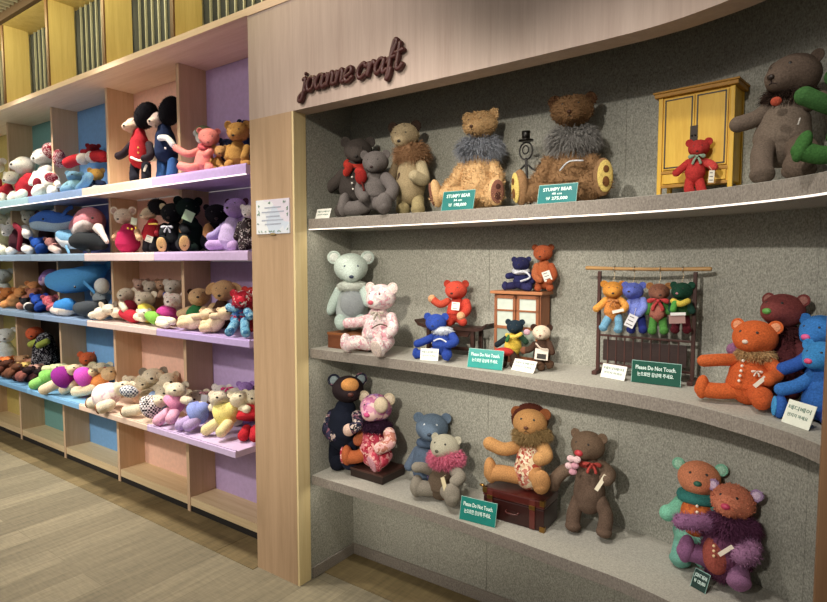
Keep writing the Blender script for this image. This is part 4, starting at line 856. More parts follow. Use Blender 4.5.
# ---- signs
GR1, GR2, GR3 = '1F6A62', '1C9088', '14503F'
def sign(label, bl, br, hpx, col, lines, Y=None, Z=None, tilt=14, tcol='D8F0EA', name='shelf_sign', cat='sign', frame=True, sizes=None, group='signs standing on the felt shelves', Yr=None, band='C8DCD4'):
    a = atZ(*bl, Z) if Y is None else atY(*bl, Y); b = atZ(*br, Z) if Y is None else atY(*br, Yr or Y)
    zz_ = Z if Z is not None else ZT
    a.z = b.z = zz_+.0005; X = (b-a); Wd = X.length; X.normalize(); n = Vector((X.y, -X.x, 0)); k = ppm(a); Hh = hpx/k/math.cos(math.radians(tilt))
    up = (Vector((0, 0, 1))*math.cos(math.radians(tilt))-n*math.sin(math.radians(tilt))).normalized(); nn = X.cross(up)
    M = Matrix((X, up, nn)).transposed().to_4x4(); M.translation = a
    t = thing(name, label, cat, (a+b)/2, group)
    MB().box((0, .001, -.0015), (Wd, Hh, .0), M).build('panel', solid(col, .25, 0, .4, 'printed acrylic'), t)
    m = MB(); m.box((Wd*.1, Hh*.1, -.012), (Wd*.9, Hh*.14, -.0016), M)
    m = MB(); th = math.radians(tilt); m.box((Wd*.3, .001, -.0028), (Wd*.7, Hh*.62, -.0016), M); m.build('stand_strip', solid('C8D0CC', .2, 0, .3, 'clear acrylic'), t)
    o2 = MB(); q0 = M @ Vector((Wd*.3, Hh*.6, -.002)); q1 = M @ Vector((Wd*.7, Hh*.6, -.002)); bz = -nn*.0; f0 = Vector((q0.x, q0.y, a.z))-n*Hh*.28; f1 = Vector((q1.x, q1.y, a.z))-n*Hh*.28
    o2.add([q0, q1, f1, f0, q0+up*.001, q1+up*.001, f1+Vector((0, 0, .001))-n*.001, f0+Vector((0, 0, .001))-n*.001], [(0, 1, 2, 3), (4, 7, 6, 5), (0, 4, 5, 1), (2, 6, 7, 3), (1, 5, 6, 2), (0, 3, 7, 4)], True); o2.build('easel_leg', solid('C8D0CC', .2, 0, .3, 'clear acrylic'), t)
    if frame:
        m = MB()
        for r_ in ((0, Hh-.0012, Wd, Hh+.0006), (0, 0, .0012, Hh), (Wd-.0012, 0, Wd, Hh)): m.box((r_[0], r_[1], -.0016), (r_[2], r_[3], .0004), M)
        m.build('edge', solid('9CC8C0', .2, name='acrylic edge'), t)
    tm = solid(tcol, .5, name='printing'); K = len(lines); 
    for i, ln in enumerate(lines):
        sz = Hh*(sizes[i] if sizes else .24); yy = Hh*((.70, .40) if K == 2 else (.74, .52, .28))[i]
        wd = Wd*((.82, .74) if K == 2 else (.74, .26, .56))[i]
        lettering(ln, sz, M @ Matrix.Translation((Wd*.49, yy, .0003)), tm, t, 'lettering', bold=sz*.02, width=wd)
    m = MB(); return t
def pcard(label, bl, br, hpx, Z=None, Y=None, tilt=20, col='EEF0E8', tc='6A8478'):
    return sign(label, bl, br, hpx, col, ['가격표', '한정판'] if 0 else ['작가 작품', '₩ 000'] if 0 else ['테디베어', '만지지 마세요'], Y, Z, tilt, tc, 'price_card', 'price card', False, (.2, .17), 'white price cards on the felt shelves')
sign('teal sign standing before the golden curly bear with blue grey collar', (441, 212), (473, 208.5), 19.5, '2A7470', ['STUMPY BEAR', '34 cm', '￦ 198,000'], Y=1.878, sizes=(.24, .15, .22))
sign('teal sign standing before the brown curly bear with heart soles', (537, 204.5), (576, 201.5), 19.5, '1F7070', ['STUMPY BEAR', '48 cm', '￦ 275,000'], Y=1.86, sizes=(.24, .15, .22))
sign('turquoise do not touch sign before the bench, left of a white price card', (467, 367), (502, 371), 18.5, '1E9088', ['Please Do Not Touch.', '눈으로만 감상해 주세요.'], Z=ZM, sizes=(.24, .2))
sign('dark green do not touch sign standing before the hanging rack', (631, 382), (680.5, 388), 22, '125040', ['Please Do Not Touch.', '눈으로만 감상해 주세요.'], Z=ZM, sizes=(.25, .2), tilt=6)
sign('teal do not touch sign in front of the suitcase on the bottom shelf', (459, 519), (495, 528.4), 22, '167A70', ['Please Do Not Touch.', '눈으로만 감상해 주세요.'], Z=ZB, sizes=(.24, .2))
sign('small dark green price sign by the feet of the plum bear', (690, 586), (705, 594.5), 17, '1E3A34', ['JOINT BEAR', '￦ 120,000'], Z=ZB, sizes=(.26, .24), tilt=24)
pcard('tiny white price card at the far left end of the top shelf', (315, 220), (329, 219.5), 10, Y=1.885)
pcard('white price card leaning on the cobalt blue bear', (420, 360.5), (438, 361.5), 12, Z=ZM, tilt=12)
pcard('small white price card in front of the chestnut cupboard', (511, 370), (533, 374), 11, Z=ZM, tilt=30)
pcard('white price card left of the dark green sign', (600, 377), (624, 381.5), 13.5, Z=ZM)
pcard('white price card in front of the sky blue bear, right end of middle shelf', (781, 422), (808, 431.5), 23, Z=ZM, col='E6ECE0')
# ================================================================== plush toys on the oak shelving
L1, L2, L3, L4 = 1.963, 1.551, 1.121, .5795
CR = 'DCCDB0'
def pl(label, Y, head=None, hc=CR, body=None, bc=None, arms=(), legs=(), ac=None, lc=None, zs=None, look=(-.3, .1), dyh=0, dyb=None, name='teddy_bear', cat='teddy bear', foot=None, pad=None, hk=None, ex=None, group=None, snap=.08, ar=3, lr=3.6, k=1.):
    if zs == L4: k = 1.16
    if zs == L3: k = 1.1
    if zs == L4 and legs:
        Y = min(Y, max(1.80, min(atZ(l[-1][0], l[-1][1]+lr*k, L4).y-l[-1][2] for l in legs)))
    T = Toy(label, cat, name, Y, None)
    hk = dict(hk or {}); hk.setdefault('fz', 260); hk.setdefault('fzl', .09)
    if head: T.head(head[0], head[1], head[2]*min(k, 1.1), look, dy=dyh, c=hc, **hk)
    if body: body = tuple(body[:4])+(body[4]*k,)
    if body and zs is not None:
        b_ = T.P(body[2], body[3]); zl = b_.z-T.R(body[4], b_)
        if not legs and zl > zs: body = (body[0], body[1], body[2], body[3]+(zl-zs)*ppm(b_), body[4])
    if body: T.body(*body, bc or hc, dy=0, dy2=dyb, base=1.02 if bc and bc != hc else .9, fz=0 if (bc and bc != hc) else 320, fzl=.006)
    for a in arms: T.arm(a, ar*k, ac or bc or hc, fz=80, fzl=.005)
    for l in legs: T.leg(l, lr*k, lc or hc, foot=foot, pad=pad, fz=80, fzl=.005)
    if ex: ex(T)
    return T.done(zs, snap)
nd = dict(nose='7A4A40'); wd_ = dict(nose='2A2018')
RED, MRN, WHT, BLKK = 'B81E30', '7A1A2C', 'E6E2DC', '17161C'
# -- top level, fourth bay
pl('white plush bear in red sweater looking up left, top level far left', 1.93, (24, 157, 10), WHT, (30, 166, 24, 188, 9), RED, [[(22, 171, -.02), (17, 178, -.04)]], [[(23, 184, -.04), (18, 187, -.07)], [(14, 186, -.04), (11, 190, -.07)]], zs=L1, look=(-.7, -.2), hk=dict(snout=.6, ear=.3), lr=4.5)
pl('small white plush bear head down in red sweater, beside the left photo edge', 1.90, (11, 168, 7), WHT, (8, 175, 5, 190, 7), RED, [[(4, 178, -.02), (0, 184, -.04)]], [[(3, 186, -.03), (1, 190, -.06)]], zs=L1, look=(-.6, .1), hk=dict(snout=.6, ear=.3), lr=4)
pl('white plush bear cut off by the left photo edge, top level', 1.95, (-5, 166, 8), WHT, (-6, 174, -8, 190, 8), 'C42A38', [], [[(-8, 186, -.03), (-6, 190, -.06)]], zs=L1)
def hat(T): T.blob('knitted_hat', 53, 146, 10, 8, ('p', 120, [MRN, '8A2436', 'E0C8C4', MRN]), .01, 7, 0, 25); T.blob('hat_flap', 59, 153, 6, 9, ('p', 120, [MRN, 'D8C0BC', '8A2436']), .0, 4); T.blob('print_patch', 51, 172, 6, 5, ('p', 90, [MRN, 'B88088']), -.055, 3); T.blob('print_patch', 37, 178, 4, 5.5, MRN, -.08, 3)
pl('large white plush dog in maroon knitted hat, top level beside a divider', 1.97, (43, 152, 9.5), WHT, (46, 161, 46, 190, 12), WHT, [[(36, 168, -.02), (31, 178, -.05)], [(54, 168, 0), (58, 180, -.03)]], [[(42, 183, -.04), (38, 184, -.09), (36, 188, -.1)], [(52, 184, -.04), (52, 187, -.09)]], zs=L1, look=(-.6, -.05), hk=dict(snout=.55, ears=False), ex=hat, name='plush_dog', cat='plush toy', lr=5)
# -- top level, third bay
def stock(label, x, y, x2, y2, Y):
    T = Toy(label, 'plush toy', 'plush_stocking', Y); T.band('sock', [(x, y, 0), ((x+x2)/2, (y+y2)/2-1, 0), (x2, y2, 0)], 5.5, 'C01828'); T.band('cuff', [(x2-.6, y2, -.005), (x2+.6, y2, -.005)], 6, 'E8DCDC'); return T.done()
stock('red plush stocking with white cuff lying on the light blue plush, top level', 68, 163, 83, 159, 1.95)
stock('second red plush stocking with pale cuff, right of the first one', 104, 157, 92, 157, 1.98)
pl('dark red plush bear lying at the back of the light blue tray', 2.05, (93, 149, 5.5), '8A1420', (98, 152, 103, 160, 7), '9A1824', [[(88, 152, 0), (83, 152, 0)]], look=(-.2, -.2))
pl('light blue plush bear lying on its back, front of the light blue tray', 1.90, (74, 173, 6.5), '6E9EC0', (72, 177, 78, 186, 7), '8CC0D4', [[(70, 180, -.02), (65, 184, -.03)]], [[(80, 184, -.02), (86, 178, -.03), (89, 172, -.03)], [(72, 185, -.03), (64, 186, -.05)]], zs=L1, look=(-.2, -.4), lr=4.5, ar=4)
pl('plush clown bear with yellow orange face and navy suit, top level', 1.97, (96, 167, 6.5), 'D0A048', (93, 172, 90, 184, 6), '1E2A48', [[(98, 175, -.01), (103, 176, -.02)]], [[(95, 181, -.02), (102, 181, -.03)]], lc='C8D0E0', zs=L1, look=(-.3, 0), hk=dict(nose='B83028'))
# -- top level, second bay: guards in tall fur hats
def bearskin(x, y, rx, rz, Y=0):
    def f(T): T.blob('fur_hat', x, y, rx, rz, BLKK, .015, rx*.9, 0, 15, fz=900)
    return f
def g1(T): T.blob('fur_hat', 146, 108, 10.5, 14, BLKK, .01, 10, None, 28, fz=1600); T.band('belt', [(131, 150, -.07), (140, 153, -.085), (149, 150, -.07)], 1.2, 'E8E0D0'); T.buttons([(138, 140), (138, 145)], .9, 'E0C050', -.075); T.band('white_sash', [(146, 158, -.06), (144, 163, -.07)], 1.2, 'E8E4DC')
pl('guard plush in red jacket and tall black fur hat, pale snout', 1.93, (135, 119, 9.5), 'D8B8A4', (139, 122, 140, 160, 10), 'B01828', [[(132, 137, 0), (124, 146, -.02), (118, 149, -.03)], [(149, 137, -.02), (150, 148, -.06), (144, 151, -.08)]], [[(135, 158, -.01), (134, 166, -.02), (134, 172, -.04)], [(146, 158, -.01), (146, 166, -.02), (146, 172, -.04)]], ac='2A2028', lc='191A26', zs=L1, look=(-.65, -.15), hk=dict(snout=.75, ears=False), ex=g1, lr=5, ar=4)
def g2(T): T.blob('fur_hat', 170, 104, 10.5, 15, BLKK, .01, 10, None, 20, fz=1600); T.band('white_collar', [(160, 131, -.06), (167, 131, -.07), (173, 138, -.06)], 3, 'E4E6EA'); T.buttons([(165, 141)], 1.1, 'E8E8E8', -.075)
pl('guard plush in navy jacket with white collar and black fur hat', 1.96, (160, 114, 9.5), 'DCC4B8', (164, 118, 167, 156, 11), '1C2A4C', [[(157, 140, -.02), (154, 150, -.05), (149, 151, -.07)]], [[(162, 155, -.01), (162, 164, -.03), (161, 170, -.04)], [(173, 155, -.01), (172, 164, -.03), (171, 170, -.04)]], ac='C8BCA0', lc='28508A', zs=L1, look=(-.65, -.1), hk=dict(snout=.7, ears=False), ex=g2, lr=5.5, ar=4)
# -- top level, first bay
pl('plush bear in soft green hood behind the pink bear', 2.03, (203, 131, 7), 'C8D0C4', (204, 138, 204, 165, 8), '8C9A84', zs=L1, ex=lambda T: T.blob('green_hood', 204, 124, 8.5, 5.5, '7C9468', -.005, 7), hk=dict(ear=.5), snap=.12)
pl('salmon pink plush bear reaching left over the violet tray', 1.93, (209, 137, 9.5), 'D87C74', (205, 147, 204, 172, 9.5), 'DC8078', [[(198, 151, -.01), (188, 154, -.03), (176, 148, -.04)], [(211, 151, -.01), (206, 155, -.05)]], [[(199, 166, -.03), (191, 168, -.07), (181, 166, -.08)], [(209, 166, -.02), (209, 169, -.07)]], zs=L1, look=(-.1, .25), lr=4.6, ar=3.8, hk=dict(nose='8A3A34', ear=.34), ex=lambda T: T.scarf(206, 147, 8, 4, 2, 'D05860'))
pl('small tan plush bear between the pink and golden bears', 1.96, (220, 151, 6), 'B88A50', (218, 157, 218, 171, 6.5), 'B4843C', [[(213, 160, -.01), (210, 165, -.03)]], [[(215, 168, -.02), (213, 170, -.05)], [(222, 168, -.02), (223, 170, -.05)]], zs=L1, look=(-.1, .1), snap=.1)
pl('navy plush bear with teal scarf behind the small tan bear', 2.03, (227, 139, 7), '1C2440', (226, 146, 226, 165, 7), '20284A', zs=L1, ex=lambda T: T.scarf(224, 145, 7, 3, 2, '4A9A9A'), snap=.12)
pl('golden brown plush bear seated against the pillar, top level', 1.97, (238, 132, 10.5), 'B0803A', (238, 142, 238, 168, 11), 'A87C36', [[(230, 148, -.01), (228, 158, -.05)], [(247, 148, -.01), (244, 158, -.06)]], [[(232, 163, -.02), (229, 165, -.07)], [(245, 163, -.02), (247, 165, -.07)]], zs=L1, look=(-.35, .1), hk=dict(fz=400, fzl=.12), lr=5, ar=4, snap=.1)
pl('navy plush bear mostly hidden behind the golden brown bear', 2.07, (246, 121, 7), '1E2A50', (246, 128, 246, 160, 7), '1E2A50', zs=L1, snap=.15)
# -- second level, fourth bay
pl('pale yellow plush bear at the left photo edge, second level', 1.93, (0, 222, 8), 'E0DCC0', (2, 229, 3, 252, 9), 'DCDCA8', [], [[(2, 248, -.03), (4, 252, -.06)]], zs=L2, lr=4.5)
def sc1(T): T.band('maroon_scarf', [(15, 227, -.06), (20, 232, -.075), (20, 243, -.075), (19, 250, -.07)], 3.4, MRN, .6)
pl('white plush bear with long maroon scarf, second level', 1.90, (9, 232, 6.5), 'E8E6E2', (18, 231, 20, 252, 9), '3A1A24', [[(25, 231, -.02), (28, 236, -.05)]], [[(15, 250, -.03), (10, 253, -.06)], [(24, 249, -.03), (29, 252, -.06)]], lc=WHT, ac=WHT, zs=L2, look=(-.5, .2), hk=dict(snout=.5), ex=sc1, lr=4.4, ar=5)
pl('cream plush bear leaning at the back of the second level, left of dark one', 2.03, (31, 211, 8), 'E4DCC8', (33, 219, 34, 245, 8), 'D8CEBC', look=(-.5, 0), zs=L2, snap=.2)
pl('cream and peach plush bear lying behind the maroon scarf bear', 2.0, (14, 216, 6.5), 'E8DCCC', (20, 220, 22, 240, 8), 'E0B8A4', look=(-.6, -.1), zs=L2, snap=.2)
pl('dark plum plush bear tucked behind the blue dolphin', 2.06, (44, 211, 6.5), '5A4450', (45, 218, 46, 245, 7), '3A2A34', look=(-.3, 0), zs=L2, snap=.2)
def dolphin(label, Y, spine, r, top, belly, zs=None, eye=None, beak=None, fin=None, tail=True, bl=True, name='plush_dolphin', patch=None):
    T = Toy(label, 'plush toy', name, Y); k = len(spine); prof = {3: (.75, 1, .5), 4: (.7, 1, .9, .3), 5: (.7, 1, 1, .7, .25)}[k]
    pts = [T.P(*q) for q in spine]; rr = [T.R(r*f, p) for f, p in zip(prof, pts)]
    i = T.part('body', MB().tube(pts, rr, 20, 6), cloth(top))
    if bl: T.part('belly', MB().tube([p+Vector((0, -q*.2, -q*.34)) for p, q in zip(pts, rr)], [q*.8 for q in rr], 20, 6), cloth(belly))
    if beak: T.band('beak', beak, r*.3, belly)
    if patch: T.blob('belly', *patch, 'D4D8D4', -.03, 7)
    h = pts[0]
    if eye: T.part('eye', MB().blob(T.P(*eye), T.R(1.1, h), None, 8, 6), INK, i)
    if fin: 
        for f in fin: T.band('fin', f, 2, top, .35)
    if tail:
        e = pts[-1]; d = (pts[-1]-pts[-2]).normalized(); s_ = Vector((0, 0, 1)).cross(d).normalized(); q = rr[1]
        for w in (-1, 1): T.part('tail_fluke', MB().tube([e, e+d*q*.5+s_*w*q*.5+Vector((0, 0, q*.2)), e+d*q*.9+s_*w*q*.95+Vector((0, 0, q*.3))], [q*.3, q*.26, q*.1], 10, 4, flat=.4), cloth(top))
    return T.done(zs, .08)
dolphin('blue plush dolphin with pale belly lying long on the second level', 1.95, [(37, 222, -.03), (48, 220, -.01), (62, 222, .02), (76, 220, .06)], 10, '3A6CC0', 'A8C4D8', eye=(43, 219, -.085), fin=[[(62, 217, 0), (67, 210, .02), (72, 207, .03)]])
dolphin('light blue plush dolphin with white belly in front of the blue one', 1.90, [(62, 232, -.02), (70, 235, 0), (80, 236, .02), (90, 238, .06)], 9, '78B4DC', 'E0E4E8', fin=[[(66, 243, -.05), (69, 249, -.05)]], zs=L2)
dolphin('big pink plush dolphin with pale beak over the black plush', 1.93, [(92, 219, -.06), (90, 222, -.01), (84, 228, .06), (76, 232, .12)], 14.5, 'E08C98', 'E8D8D4', eye=(92.5, 218, -.155), beak=[(98, 228, -.12, 5), (103, 235, -.12, 3), (107, 242, -.12, 2)], tail=False)
pl('royal blue plush bear under the blue dolphin, second level', 1.88, (38, 243, 6), '1E50A8', (39, 246, 44, 252, 6), '1C4898', zs=L2, look=(-.3, .2))
pl('dusty pink plush bear lying under the blue dolphin', 1.88, (51, 244, 5), 'B07A74', (53, 247, 57, 252, 5), 'B8807A', [], [[(52, 250, -.02), (58, 253, -.04)]], lc='D8C0B8', zs=L2, look=(0, .3))
T = Toy('glossy black plush seal lying under the pink dolphin', 'plush toy', 'plush_seal', 1.88); T.band('body', [(76, 243, -.02, 7), (84, 243, -.03, 10), (94, 244, -.02, 9), (103, 247, 0, 5)], 9, '262A2E'); T.band('flipper', [(84, 250, -.05), (90, 254, -.07)], 2, '202428', .5); T.part('eye', MB().blob(T.P(77, 241, -.07), .006, None, 8, 6), INK); T.done(L2, .08)
# -- second level, second bay
def md(T): T.blob('tag_card', 135, 222, .1, .1, WHT) if 0 else None; T.card('hang_tag', 134, 222, 5.5, 7, 'D0DCC8', -.07, 10); T.buttons([(128, 229), (132, 230), (136, 229)], 1, 'E0B838', -.085)
pl('cream plush mouse in a magenta dress, second level', 1.92, (123.5, 217, 8.5), 'E0D4C0', (128, 226, 128, 253, 11.5), 'C01858', [[(119, 233, -.02), (114, 239, -.05)], [(137, 232, -.02), (139, 239, -.05)]], zs=L2, ac='D0A880', look=(-.45, .1), hk=dict(ear=.5, earspread=.85, inner='B89A8C'), ex=md, name='plush_mouse', cat='plush toy')
def g3(T): T.blob('fur_hat', 158, 204, 9.5, 8, BLKK, .01, 9, 0, 20, fz=700); T.card('hang_tag', 149, 236, 6.5, 6.5, 'D8DCD0', -.08, 20, lines=2); T.band('gold_braid', [(149, 221, -.07), (157, 221, -.075)], 1, 'D8B040')
pl('guard plush in red jacket and black trousers on the second level', 1.94, (149, 211, 7), 'DCC8A8', (153, 217, 151, 240, 8.5), 'B81A2C', [[(147, 224, -.01), (144, 231, -.04)], [(160, 224, -.01), (157, 230, -.06)]], [[(148, 238, -.01), (147, 246, -.03)], [(155, 238, -.01), (154, 246, -.03)]], ac='8A1A28', lc=BLKK, zs=L2, look=(-.65, .0), hk=dict(snout=.7, ears=False), ex=g3, lr=5)
pl('black plush bear with tan muzzle and big tan soles, second level', 1.93, (173, 212, 11), '16181C', (174, 222, 174, 250, 12), '15171B', [[(165, 226, -.02), (164, 233, -.06)], [(184, 226, -.02), (186, 231, -.06)]], [[(168, 243, -.03), (163, 245, -.09)], [(181, 243, -.03), (184, 244, -.10)]], zs=L2, look=(-.3, .15), hk=dict(muz='CFA468', ear=.3, earc='CDBE98', nose='2A1A10'), foot=9, pad='CFA468', lr=6, ar=5, ex=lambda T: T.bow(167, 226, 5, 'D8DCE4', -.085))
pl('very dark green plush bear with pale tag slumped before a divider', 1.97, (188, 209, 11), '10201C', (190, 219, 193, 252, 13), '142622', [[(183, 227, -.02), (182, 232, -.06)]], [[(190, 246, -.02), (194, 249, -.06)]], zs=L2, look=(.3, .2), ac='C8905A', ex=lambda T: T.card('hang_tag', 188.5, 217, 10, 10, 'B8D8B0', -.105, 25), lr=5)
# -- second level, first bay
pl('black plush bear with pale tan muzzle looking out, second level', 2.0, (217, 213, 11), '16141A', (214, 223, 212, 250, 12), '181820', [[(209, 227, -.02), (208, 232, -.07)]], [], ac='D09858', zs=L2, look=(-.05, .12), hk=dict(muz='DCB482', ear=.3, nose='2A100C'), ar=5.5, snap=.1)
pl('lavender plush bear with printed feet seated on the second level', 1.92, (236, 209, 11), 'A88CC8', (233, 219, 231, 251, 13), 'C4B0DC', [[(226, 226, -.01), (216, 235, -.04), (210, 238, -.06)], [(241, 226, 0), (246, 238, -.03)]], [[(226, 245, -.03), (215, 246, -.07), (210, 246, -.09)], [(236, 246, -.03), (232, 247, -.09)]], ac='A898CC', lc='C0A0D8', zs=L2, look=(-.55, -.15), hk=dict(wide=1.1, ear=.34, earc='3A1A30', snout=.45), lr=5.5, ar=4.5)
DPT = ('p', 90, ['1E1A1C', '2E2628', 'B8B0B0', '3A2A2E', '241E22'])
pl('dark patterned plush bear with white head squeezed beside the pillar', 1.90, (249, 212, 7), 'D8D0D0', (247, 219, 246, 250, 8), DPT, [[(241, 225, 0), (237, 238, -.03)]], [[(245, 244, -.02), (242, 248, -.06)]], lc=DPT, zs=L2, look=(-.4, .2), ar=4, lr=4)
# -- third level, fourth bay
pl('white and mint plush bear at the left photo edge, third level', 1.95, (3, 283, 7), 'C8D4D0', (4, 290, 5, 312, 9), 'DCE4DC', zs=L3, look=(-.3, .2), snap=.12)
for lb, x, y, x2, y2, c in (('orange plush fox lying at the left photo edge, third level', 3, 303, -6, 308, 'D0803A'), ('light orange plush bear lying third level, left of the brown one', 16, 300, 9, 307, 'D8904C'), ('tan plush bear lying on the orange plush toys, third level', 22, 293, 17, 298, 'C89A68'), ('rust brown plush bear beside the royal blue plush', 29, 300, 25, 308, 'B0705A')):
    pl(lb, 1.92 if y > 295 else 1.98, (x+5, y-3, 5), c, (x+3, y, x2+2, y2, 5.5), c, [[(x, y+1, -.02), (x-5, y+3, -.04)]], [[(x2, y2, -.02), (x2-5, y2+2, -.05)]], zs=L3 if y > 295 else None, look=(.1, -.2))
pl('small orange plush bear seated at the back of the third level', 2.03, (34, 285, 5.5), 'D08A50', (34, 290, 34, 305, 6), 'D09868', zs=L3, look=(0, .1), snap=.15)
pl('tiny black and white plush bear at the front of the third level', 1.86, (25, 306, 3.6), '1A1A20', (27, 309, 30, 313, 4), 'D8D4D0', [], [[(29, 312, 0), (34, 313, -.02)]], lc='1A1A20', zs=L3, look=(-.2, .2))
# -- third level, third bay
dolphin('big sky blue plush dolphin with open fin lying high on the third level', 1.95, [(54, 281, -.05), (66, 281, -.03), (82, 279, 0), (97, 272, .05), (106, 267, .1)], 12.5, '4A9CDC', 'BCCCD4', eye=(75, 287, -.12), bl=False, patch=(102, 286, 7, 8), fin=[[(84, 282, -.07), (90, 288, -.09), (94, 292, -.09)]])
dolphin('purple pink plush dolphin behind the big sky blue dolphin', 2.05, [(44, 280, -.03), (50, 276, 0), (60, 274, .02)], 7, '8A6AA8', 'C8A8C8')
pl('grey white plush bear lying against the divider, third level', 1.98, (101, 283, 7), '9AA4A8', (103, 288, 102, 306, 9), 'B4B8B4', zs=L3, look=(.3, 0), snap=.12)
pl('royal blue plush bear rolled up at the front of the third level', 1.88, (39, 300, 6), '1E48A8', (41, 303, 44, 312, 6.5), '1C4498', zs=L3, look=(-.3, .1))
pl('red and pink striped plush bear beside the royal blue one', 1.87, (50, 303, 5.5), ('p', 120, ['B04050', 'D08088']), (52, 306, 54, 313, 5.5), ('p', 120, ['B04050', 'D08088']), [], [[(54, 312, -.02), (60, 314, -.05)]], lc='D8C8C0', zs=L3, look=(-.1, .3))
dolphin('mid blue plush dolphin with cream belly at the front of the third level', 1.88, [(60, 303, -.02), (68, 303, -.02), (78, 304, .03)], 8.5, '2A80C8', 'DCD0C4', zs=L3, tail=False)
T = Toy('charcoal plush whale lying at the front of the third level', 'plush toy', 'plush_whale', 1.88); T.band('body', [(79, 306, 0, 6), (87, 307, -.02, 8.5), (96, 305, 0, 7), (104, 301, .04, 4)], 8, '3A4046'); T.band('fin', [(86, 312, -.04), (92, 316, -.06)], 2, '32383E', .5); T.part('eye', MB().blob(T.P(80, 305, -.05), .006, None, 8, 6), INK); T.done(L3, .08)
pl('cream plush rabbit stretched out at the tray edge, third level', 1.85, (109, 311, 5.5), 'DCD2BC', (106, 313, 98, 316, 6), 'DCD2BE', [], [[(98, 315, -.01), (92, 317, -.03)]], zs=L3, look=(.3, -.1), name='plush_rabbit', cat='plush toy', hk=dict(earlen=1.7))
# -- third level, second bay
for lb, x, y, r, c, Y in (('pinkish brown plush bear in the back row, leftmost of that bay', 141, 279, 6, 'B09080', 2.06), ('grey plush bear second from left in the back row, third level', 152, 281, 7, 'B0A494', 2.05), ('brown plush bear third in the back row, third level', 163, 279, 6, 'A88468', 2.07), ('pale grey plush bear in blue scarf at the end of the back row', 174, 280, 8, 'BCB4A8', 2.04)):
    pl(lb, Y, (x, y, r), c, (x, y+r-1, x, y+23, r+1), c, zs=L3, snap=.15, look=(-.3, -.1), ex=(lambda T: T.scarf(171, 287, 8, 4, 2.2, '2A4A90')) if x == 174 else None)
DR3 = [('cream plush bear in a maroon dress lying second level from floor trays', 126, 290, 7.5, 128, 298, 130, 309, 8, '9A1A34', 2.0), ('cream plush bear in a yellow dress lying on the third level', 145, 292, 8, 153, 302, 138, 309, 9.5, 'E0CC38', 1.93), ('white floral faced plush bear in a magenta dress, third level', 174, 293, 8.5, 170, 302, 163, 312, 9.5, 'C43A90', 1.93)]
DR3[0] = ('cream plush bear in a maroon dress lying on the third level',)+DR3[0][1:]
for lb, hx, hy, hr, x1, y1, x2, y2, r, c, Y in DR3:
    pl(lb, Y, (hx, hy, hr), 'E2D6BE' if hx < 170 else ('p', 110, ['E8E0D8', 'E4DCD0', 'D8B8B0', 'ECE8E0']), (x1, y1, x2, y2, r), c, [[(x1-6, y1-1, 0), (x1-10, y1+1, -.01)]], [[(x2-3, y2, -.02), (x2-9, y2+1, -.06)]], ac='E2D6BE', zs=L3, look=(-.45, -.15), dyh=.02, dyb=-.06, snap=.12)
pl('cream plush rabbit in a crimson dress lying at the tray front', 1.88, (117, 314, 5.5), 'E0D2B8', (121, 314, 138, 319, 5.6), 'B01830', [[(125, 311, -.02), (122, 306, -.02)]], [[(137, 318, -.01), (143, 320, -.03)]], ac='E0D2B8', zs=L3, look=(.2, -.2), name='plush_rabbit', cat='plush toy')
pl('cream plush bear in a lime green dress lying at the tray front', 1.86, (144, 315, 5), 'E0D6BC', (147, 316, 159, 321, 5.6), '78B83A', [], [[(160, 321, -.01), (169, 322, -.02), (173, 323, -.03)], [(159, 324, -.02), (167, 326, -.04)]], zs=L3, look=(0, -.3))
# -- third level, first bay
pl('tan plush bear with dark ears in a green dress, third level', 1.96, (199, 288, 9), 'CDA878', (197, 296, 196, 312, 9), '2E8048', [[(190, 301, -.02), (180, 305, -.04)], [(204, 301, -.02), (209, 307, -.05)]], [[(193, 309, -.03), (186, 315, -.08)], [(201, 310, -.03), (203, 316, -.08)]], ac='D8B888', zs=L3, look=(-.1, -.15), hk=dict(earc='3A2418', ear=.3), lr=5, ar=4, snap=.12)
pl('tan plush dog with drooping ears and dark brown vest, third level', 2.0, (224, 281, 10.5), 'CFA572', (222, 291, 221, 317, 10), '4A3024', [[(214, 298, -.02), (207, 306, -.05)]], [], ac='D4B080', zs=L3, look=(-.3, .15), hk=dict(earflop=True, earlen=1.7, ear=.4, snout=.5), name='plush_dog', cat='plush toy', ar=5, snap=.12)
for lb, x, y, x2, y2, hx, hy in (('beige plush dog lying flat at the tray front, left of its twin', 204, 321, 188, 325, 209, 317), ('beige plush dog lying curled between its twin and the patchwork bears', 222, 318, 210, 327, 226, 313)):
    pl(lb, 1.87, (hx, hy, 7), 'DCC098', (x, y, x2, y2, 7.5), 'E0C8A0', [[(x-3, y-3, -.02), (x-10, y-2, -.04)]], [[(x2+1, y2-4, -.01), (x2-6, y2-3, -.03)], [(x2, y2, -.03), (x2-7, y2+1, -.05)]], zs=L3, look=(.1, -.3), name='plush_dog', cat='plush toy', lr=4.4, hk=dict(ear=.3))
BLP = ('p', 70, ['5A90B0', '6EA0BC', '3A6890', '88B0C4'])
pl('blue and red patchwork plush bear seated beside the pillar, third level', 1.88, (243, 296, 9), ('p', 60, ['B82A3A', 'D84858', 'E8D8D4', 'A01E30']), (240, 305, 239, 324, 8.5), ('p', 60, ['2A4A80', 'A0203A', '4A80A8', '1E2A40']), [[(236, 306, -.02), (229, 304, -.03)], [(247, 308, -.02), (250, 313, -.04)]], [[(236, 318, -.03), (232, 325, -.07), (229, 329, -.08)], [(245, 318, -.03), (245, 327, -.07), (246, 330, -.08)]], ac=BLP, lc=BLP, zs=L3, look=(-.2, .1), lr=4.5, ar=4, ex=lambda T: T.ruff(241, 301, 11, 4, 'B82848', 500, .010, -.02))
